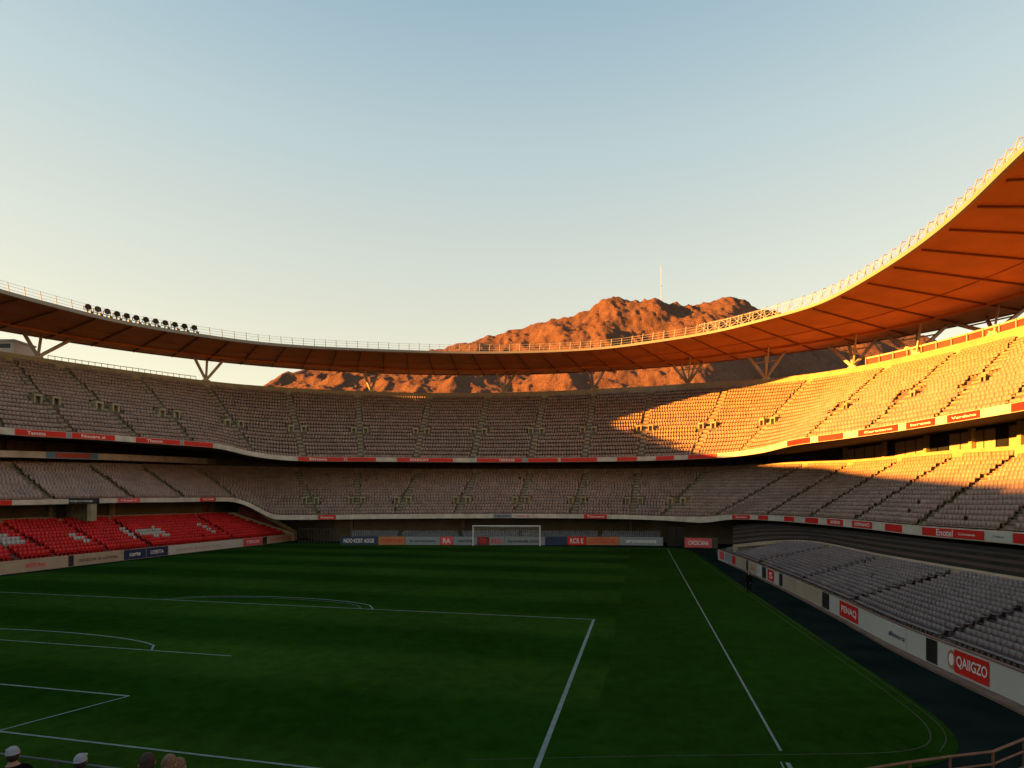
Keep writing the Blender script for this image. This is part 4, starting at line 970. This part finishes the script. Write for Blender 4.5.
def person(label, loc, yaw, sitting, top, legs, hair, cap=None, group=None, arm_up=False):
    """local: faces +Y, feet (or seat) at the origin"""
    t_ = thing('person', label, 'person', loc, group)
    rot = Matrix.Translation(Vector(loc)) @ Matrix.Rotation(yaw, 4, 'Z')
    if not sitting:
        hipz, kz = .92, .50
        V_ = [(0,0,hipz),(0,.0,1.12),(0,.0,1.32),(0,.01,1.47),(0,.03,1.545),(0,.03,1.64),
              (-.10,0,.88),(-.11,.02,.50),(-.12,-.01,.09),(-.12,.13,.045),(.10,0,.88),(.11,.02,.50),(.12,-.02,.09),(.13,.12,.045),
              (-.19,0,1.42),(-.25,-.02,1.14),(-.22,.08,.90),(-.21,.12,.80),(.19,0,1.42),(.25,-.02,1.14),(.22,.08,.90),(.21,.12,.80)]
    else:
        V_ = [(0,0,.10),(0,.02,.30),(0,.05,.48),(0,.07,.63),(0,.10,.70),(0,.11,.79),
              (-.10,.06,.11),(-.12,.46,.13),(-.12,.44,-.30),(-.12,.58,-.36),(.10,.06,.11),(.12,.46,.13),(.12,.44,-.30),(.12,.58,-.36),
              (-.19,.06,.58),(-.25,.12,.32),(-.14,.34,.24),(-.08,.42,.24),(.19,.06,.58),(.25,.12,.32),(.14,.34,.24),(.08,.42,.24)]
    E_ = [(0,1),(1,2),(2,3),(3,4),(4,5),(0,6),(6,7),(7,8),(8,9),(0,10),(10,11),(11,12),(12,13),(3,14),(14,15),(15,16),(16,17),(3,18),(18,19),(19,20),(20,21)]
    r_ = [(.15,.11),(.14,.10),(.16,.11),(.11,.085),(.055,.055),(.055,.06),.085,.060,.045,.04,.085,.060,.045,.04,.065,.050,.040,.035,.065,.050,.040,.035]
    m2 = skin_body(V_, E_, r_, 0, [top, legs, M['skin']], t_)
    hz = V_[5][2]+.045; hc = (0, V_[5][1]+.02, hz)
    nb_ = len(m2.polygons); zn = V_[3][2]+.045; mi = []
    for p in m2.polygons:
        c = p.center; far_hand = min((c-Vector(V_[17])).length, (c-Vector(V_[21])).length) < .075
        mi.append(2 if (c.z > zn and abs(c.x) < .09) or far_hand else (1 if c.z < (V_[0][2]-.02 if not sitting else .17) or (sitting and c.y > .3 and c.z < .2) else 0))
    m2.polygons.foreach_set('material_index', mi)
    o = link('body', m2, None); o.parent = t_; o.matrix_parent_inverse = Matrix.Translation(-Vector(loc)) @ rot
    def put(mb_, nm, m): q = mb_.build(nm, m, None, True); q.parent = t_; q.matrix_parent_inverse = Matrix.Translation(-Vector(loc)) @ rot; return q
    hd = MB(); ellipsoid(hd, hc, (.078, .098, .118)); ellipsoid(hd, (0, hc[1]+.015, hz-.06), (.060, .075, .065))
    ellipsoid(hd, (0, hc[1]+.100, hz-.012), (.014, .020, .026), n=8, k=6)
    for sd in (-1, 1): ellipsoid(hd, (sd*.080, hc[1]-.005, hz-.01), (.014, .026, .034), n=8, k=6)
    put(hd, 'head', M['skin'])
    ey = MB()
    for sd in (-1, 1): ellipsoid(ey, (sd*.030, hc[1]+.089, hz+.012), (.012, .009, .008), n=8, k=6)
    ellipsoid(ey, (0, hc[1]+.088, hz-.062), (.024, .008, .006), n=8, k=6); put(ey, 'face', M['hair'])
    if not sitting:
        ct = MB(); rings_ = []
        for z_, rx, ry in ((.62,.29,.20),(.85,.28,.19),(1.10,.25,.17),(1.30,.25,.165),(1.44,.19,.13),(1.50,.09,.08)):
            rings_.append([(rx*math.cos(2*math.pi*i/18), ry*math.sin(2*math.pi*i/18)+.01, z_) for i in range(18)])
        for a, b_ in zip(rings_[:-1], rings_[1:]): ct.strip(a, b_, close=True)
        put(ct, 'coat', top)
    hr = MB(); ellipsoid(hr, (0, hc[1]-.018, hz+.022), (.088, .098, .112), zmin=-.25); ellipsoid(hr, (0, hc[1]-.045, hz-.03), (.078, .068, .085)); put(hr, 'hair', hair)
    if cap:
        cp = MB(); ellipsoid(cp, (0, hc[1]-.022, hz+.020), (.094, .116, .114), zmin=0.0); ellipsoid(cp, (0, hc[1]+.125, hz+.045), (.075, .085, .012)); put(cp, 'cap', cap)
    for s_, w0 in ((-1, 17), (1, 21)):          # fingers and thumb on each hand
        fg = MB(); b_ = Vector(V_[w0]); dn = (b_-Vector(V_[w0-1])).normalized()
        sdv = dn.cross(Vector((1,0,0))).normalized()
        for q in range(4):
            p0 = b_+dn*.02+sdv*(.018*(q-1.5)); p1 = p0+dn*(.045-.006*abs(q-1.4)); p2 = p1+dn*.02+Vector((-s_*.02,0,0)); fg.tube(p0, p1, .009, .008, 6).tube(p1, p2, .008, .006, 6)
        fg.tube(b_-dn*.01+sdv*.03, b_+dn*.03+sdv*.05, .010, .008, 6); put(fg, 'fingers', M['skin'])
    return t_
pst = at(749, 593.5, 46.9); person('person in black standing alone at the edge of the grass on the right', (pst[0], pst[1], .02), R(118), False, M['cloth_black'], M['cloth_black'], M['hair_fair'])

# near terrace under the camera and its spectators
ns = thing('near_terrace', 'dark concrete terrace steps at the bottom left under the spectators', 'terrace', (0, 2, 0))
tm = MB(); tb_ = MB()
for j in range(11):
    u1 = 7.0-.75*j; u0 = u1-.75; z1 = 2.35+.40*j
    pts = [uv(u0, -24)+(0,), uv(u1, -24)+(0,), uv(u1, 9 if j > 0 else 4)+(0,), uv(u0, 9)+(0,)]
    tm.hexa([(p[0], p[1], 0) for p in pts]+[(p[0], p[1], z1) for p in pts])
tm.build('steps', M['dark_concrete'], ns)
def spect(label, x, ytop, Y, top, hair, cap=None, yaw=0., grp='spectators on the near terrace'):
    p = at(x, ytop, Y); return person(label, (p[0], p[1], p[2]-.955), yaw, True, top, M['cloth_brown'], hair, cap, grp)
def away(x, k=0.): return -az_of(x)+k
spect('person in white cap and black top at the bottom left corner', 13.5, 749, 9.0, M['cloth_black'], M['hair'], M['cap_white'], away(14, .1))
spect('person in pale blue top and pale cap by the near rail', 78.5, 757, 9.0, M['cloth_blue'], M['hair'], M['cap_white'], away(78, -.2))
spect('person with full brown hair at the bottom of the photo', 147, 757, 6.9, M['cloth_brown'], M['hair'], None, away(147))
spect('person with short fair hair right beside the brown haired one', 162.5, 759, 7.3, M['cloth_orange'], M['hair_fair'], None, away(162, -.7))
spect('person with reddish hair at the right end of the spectators', 174, 762, 7.7, M['cloth_orange'], M['hair_fair'], None, away(174, -.5))

def guard(label, pts, ztop, m, rails, pw=.05, post_n=1, name='guard_rail', zb=None):
    t_ = thing(name, label, 'railing', (pts[0][0], pts[0][1], ztop-1.05)); P_ = [Vector((p[0], p[1], p[2] if len(p) > 2 else ztop)) for p in pts]
    for dz_, r_ in rails:
        mb_ = MB()
        for a, b_ in zip(P_[:-1], P_[1:]): mb_.tube(a+Vector((0,0,dz_)), b_+Vector((0,0,dz_)), r_)
        mb_.build('rail', m, t_)
    for p in P_[::post_n]: MB().tube(p-Vector((0,0,1.1)), p, .022, n=6).build('post', m, t_)
    return t_
guard('thin grey rail in front of the spectators at the bottom left', [uv(7.37+.02*0, v) for v in np.arange(-15, 4, 1.9)], 3.44, mat('grey_rail', (.07, .075, .08), .6, .2, 2), [(0, .018), (-.55, .015)])
cvr = [at(x, y, Y) for x, y, Y in ((800,783,8.6),(870,768.5,9.0),(910,762,9.3),(950,756.5,9.6),(993,751.5,9.9),(1024,739,10.2),(1075,718,10.6))]
guard('rust coloured curving rail at the bottom right corner', [(p[0], p[1], p[2]) for p in cvr], 3.44, M['rust_rail'], [(0, .022), (-.22, .017), (-.5, .017)])
dk = MB(); 
for i in range(len(cvr)-1):
    a, b_ = cvr[i], cvr[i+1]; ia, ib = a*np.array([.8,.8,1]), b_*np.array([.8,.8,1])
    zt = lambda p: p[2]-1.1
    dk.hexa([(a[0],a[1],0),(b_[0],b_[1],0),(ib[0],ib[1],0),(ia[0],ia[1],0),(a[0],a[1],zt(a)),(b_[0],b_[1],zt(b_)),(ib[0],ib[1],zt(b_)),(ia[0],ia[1],zt(a))])
tag(dk.build('corner_terrace', M['dark_concrete']), 'dark concrete corner deck under the rust coloured rail', 'terrace')
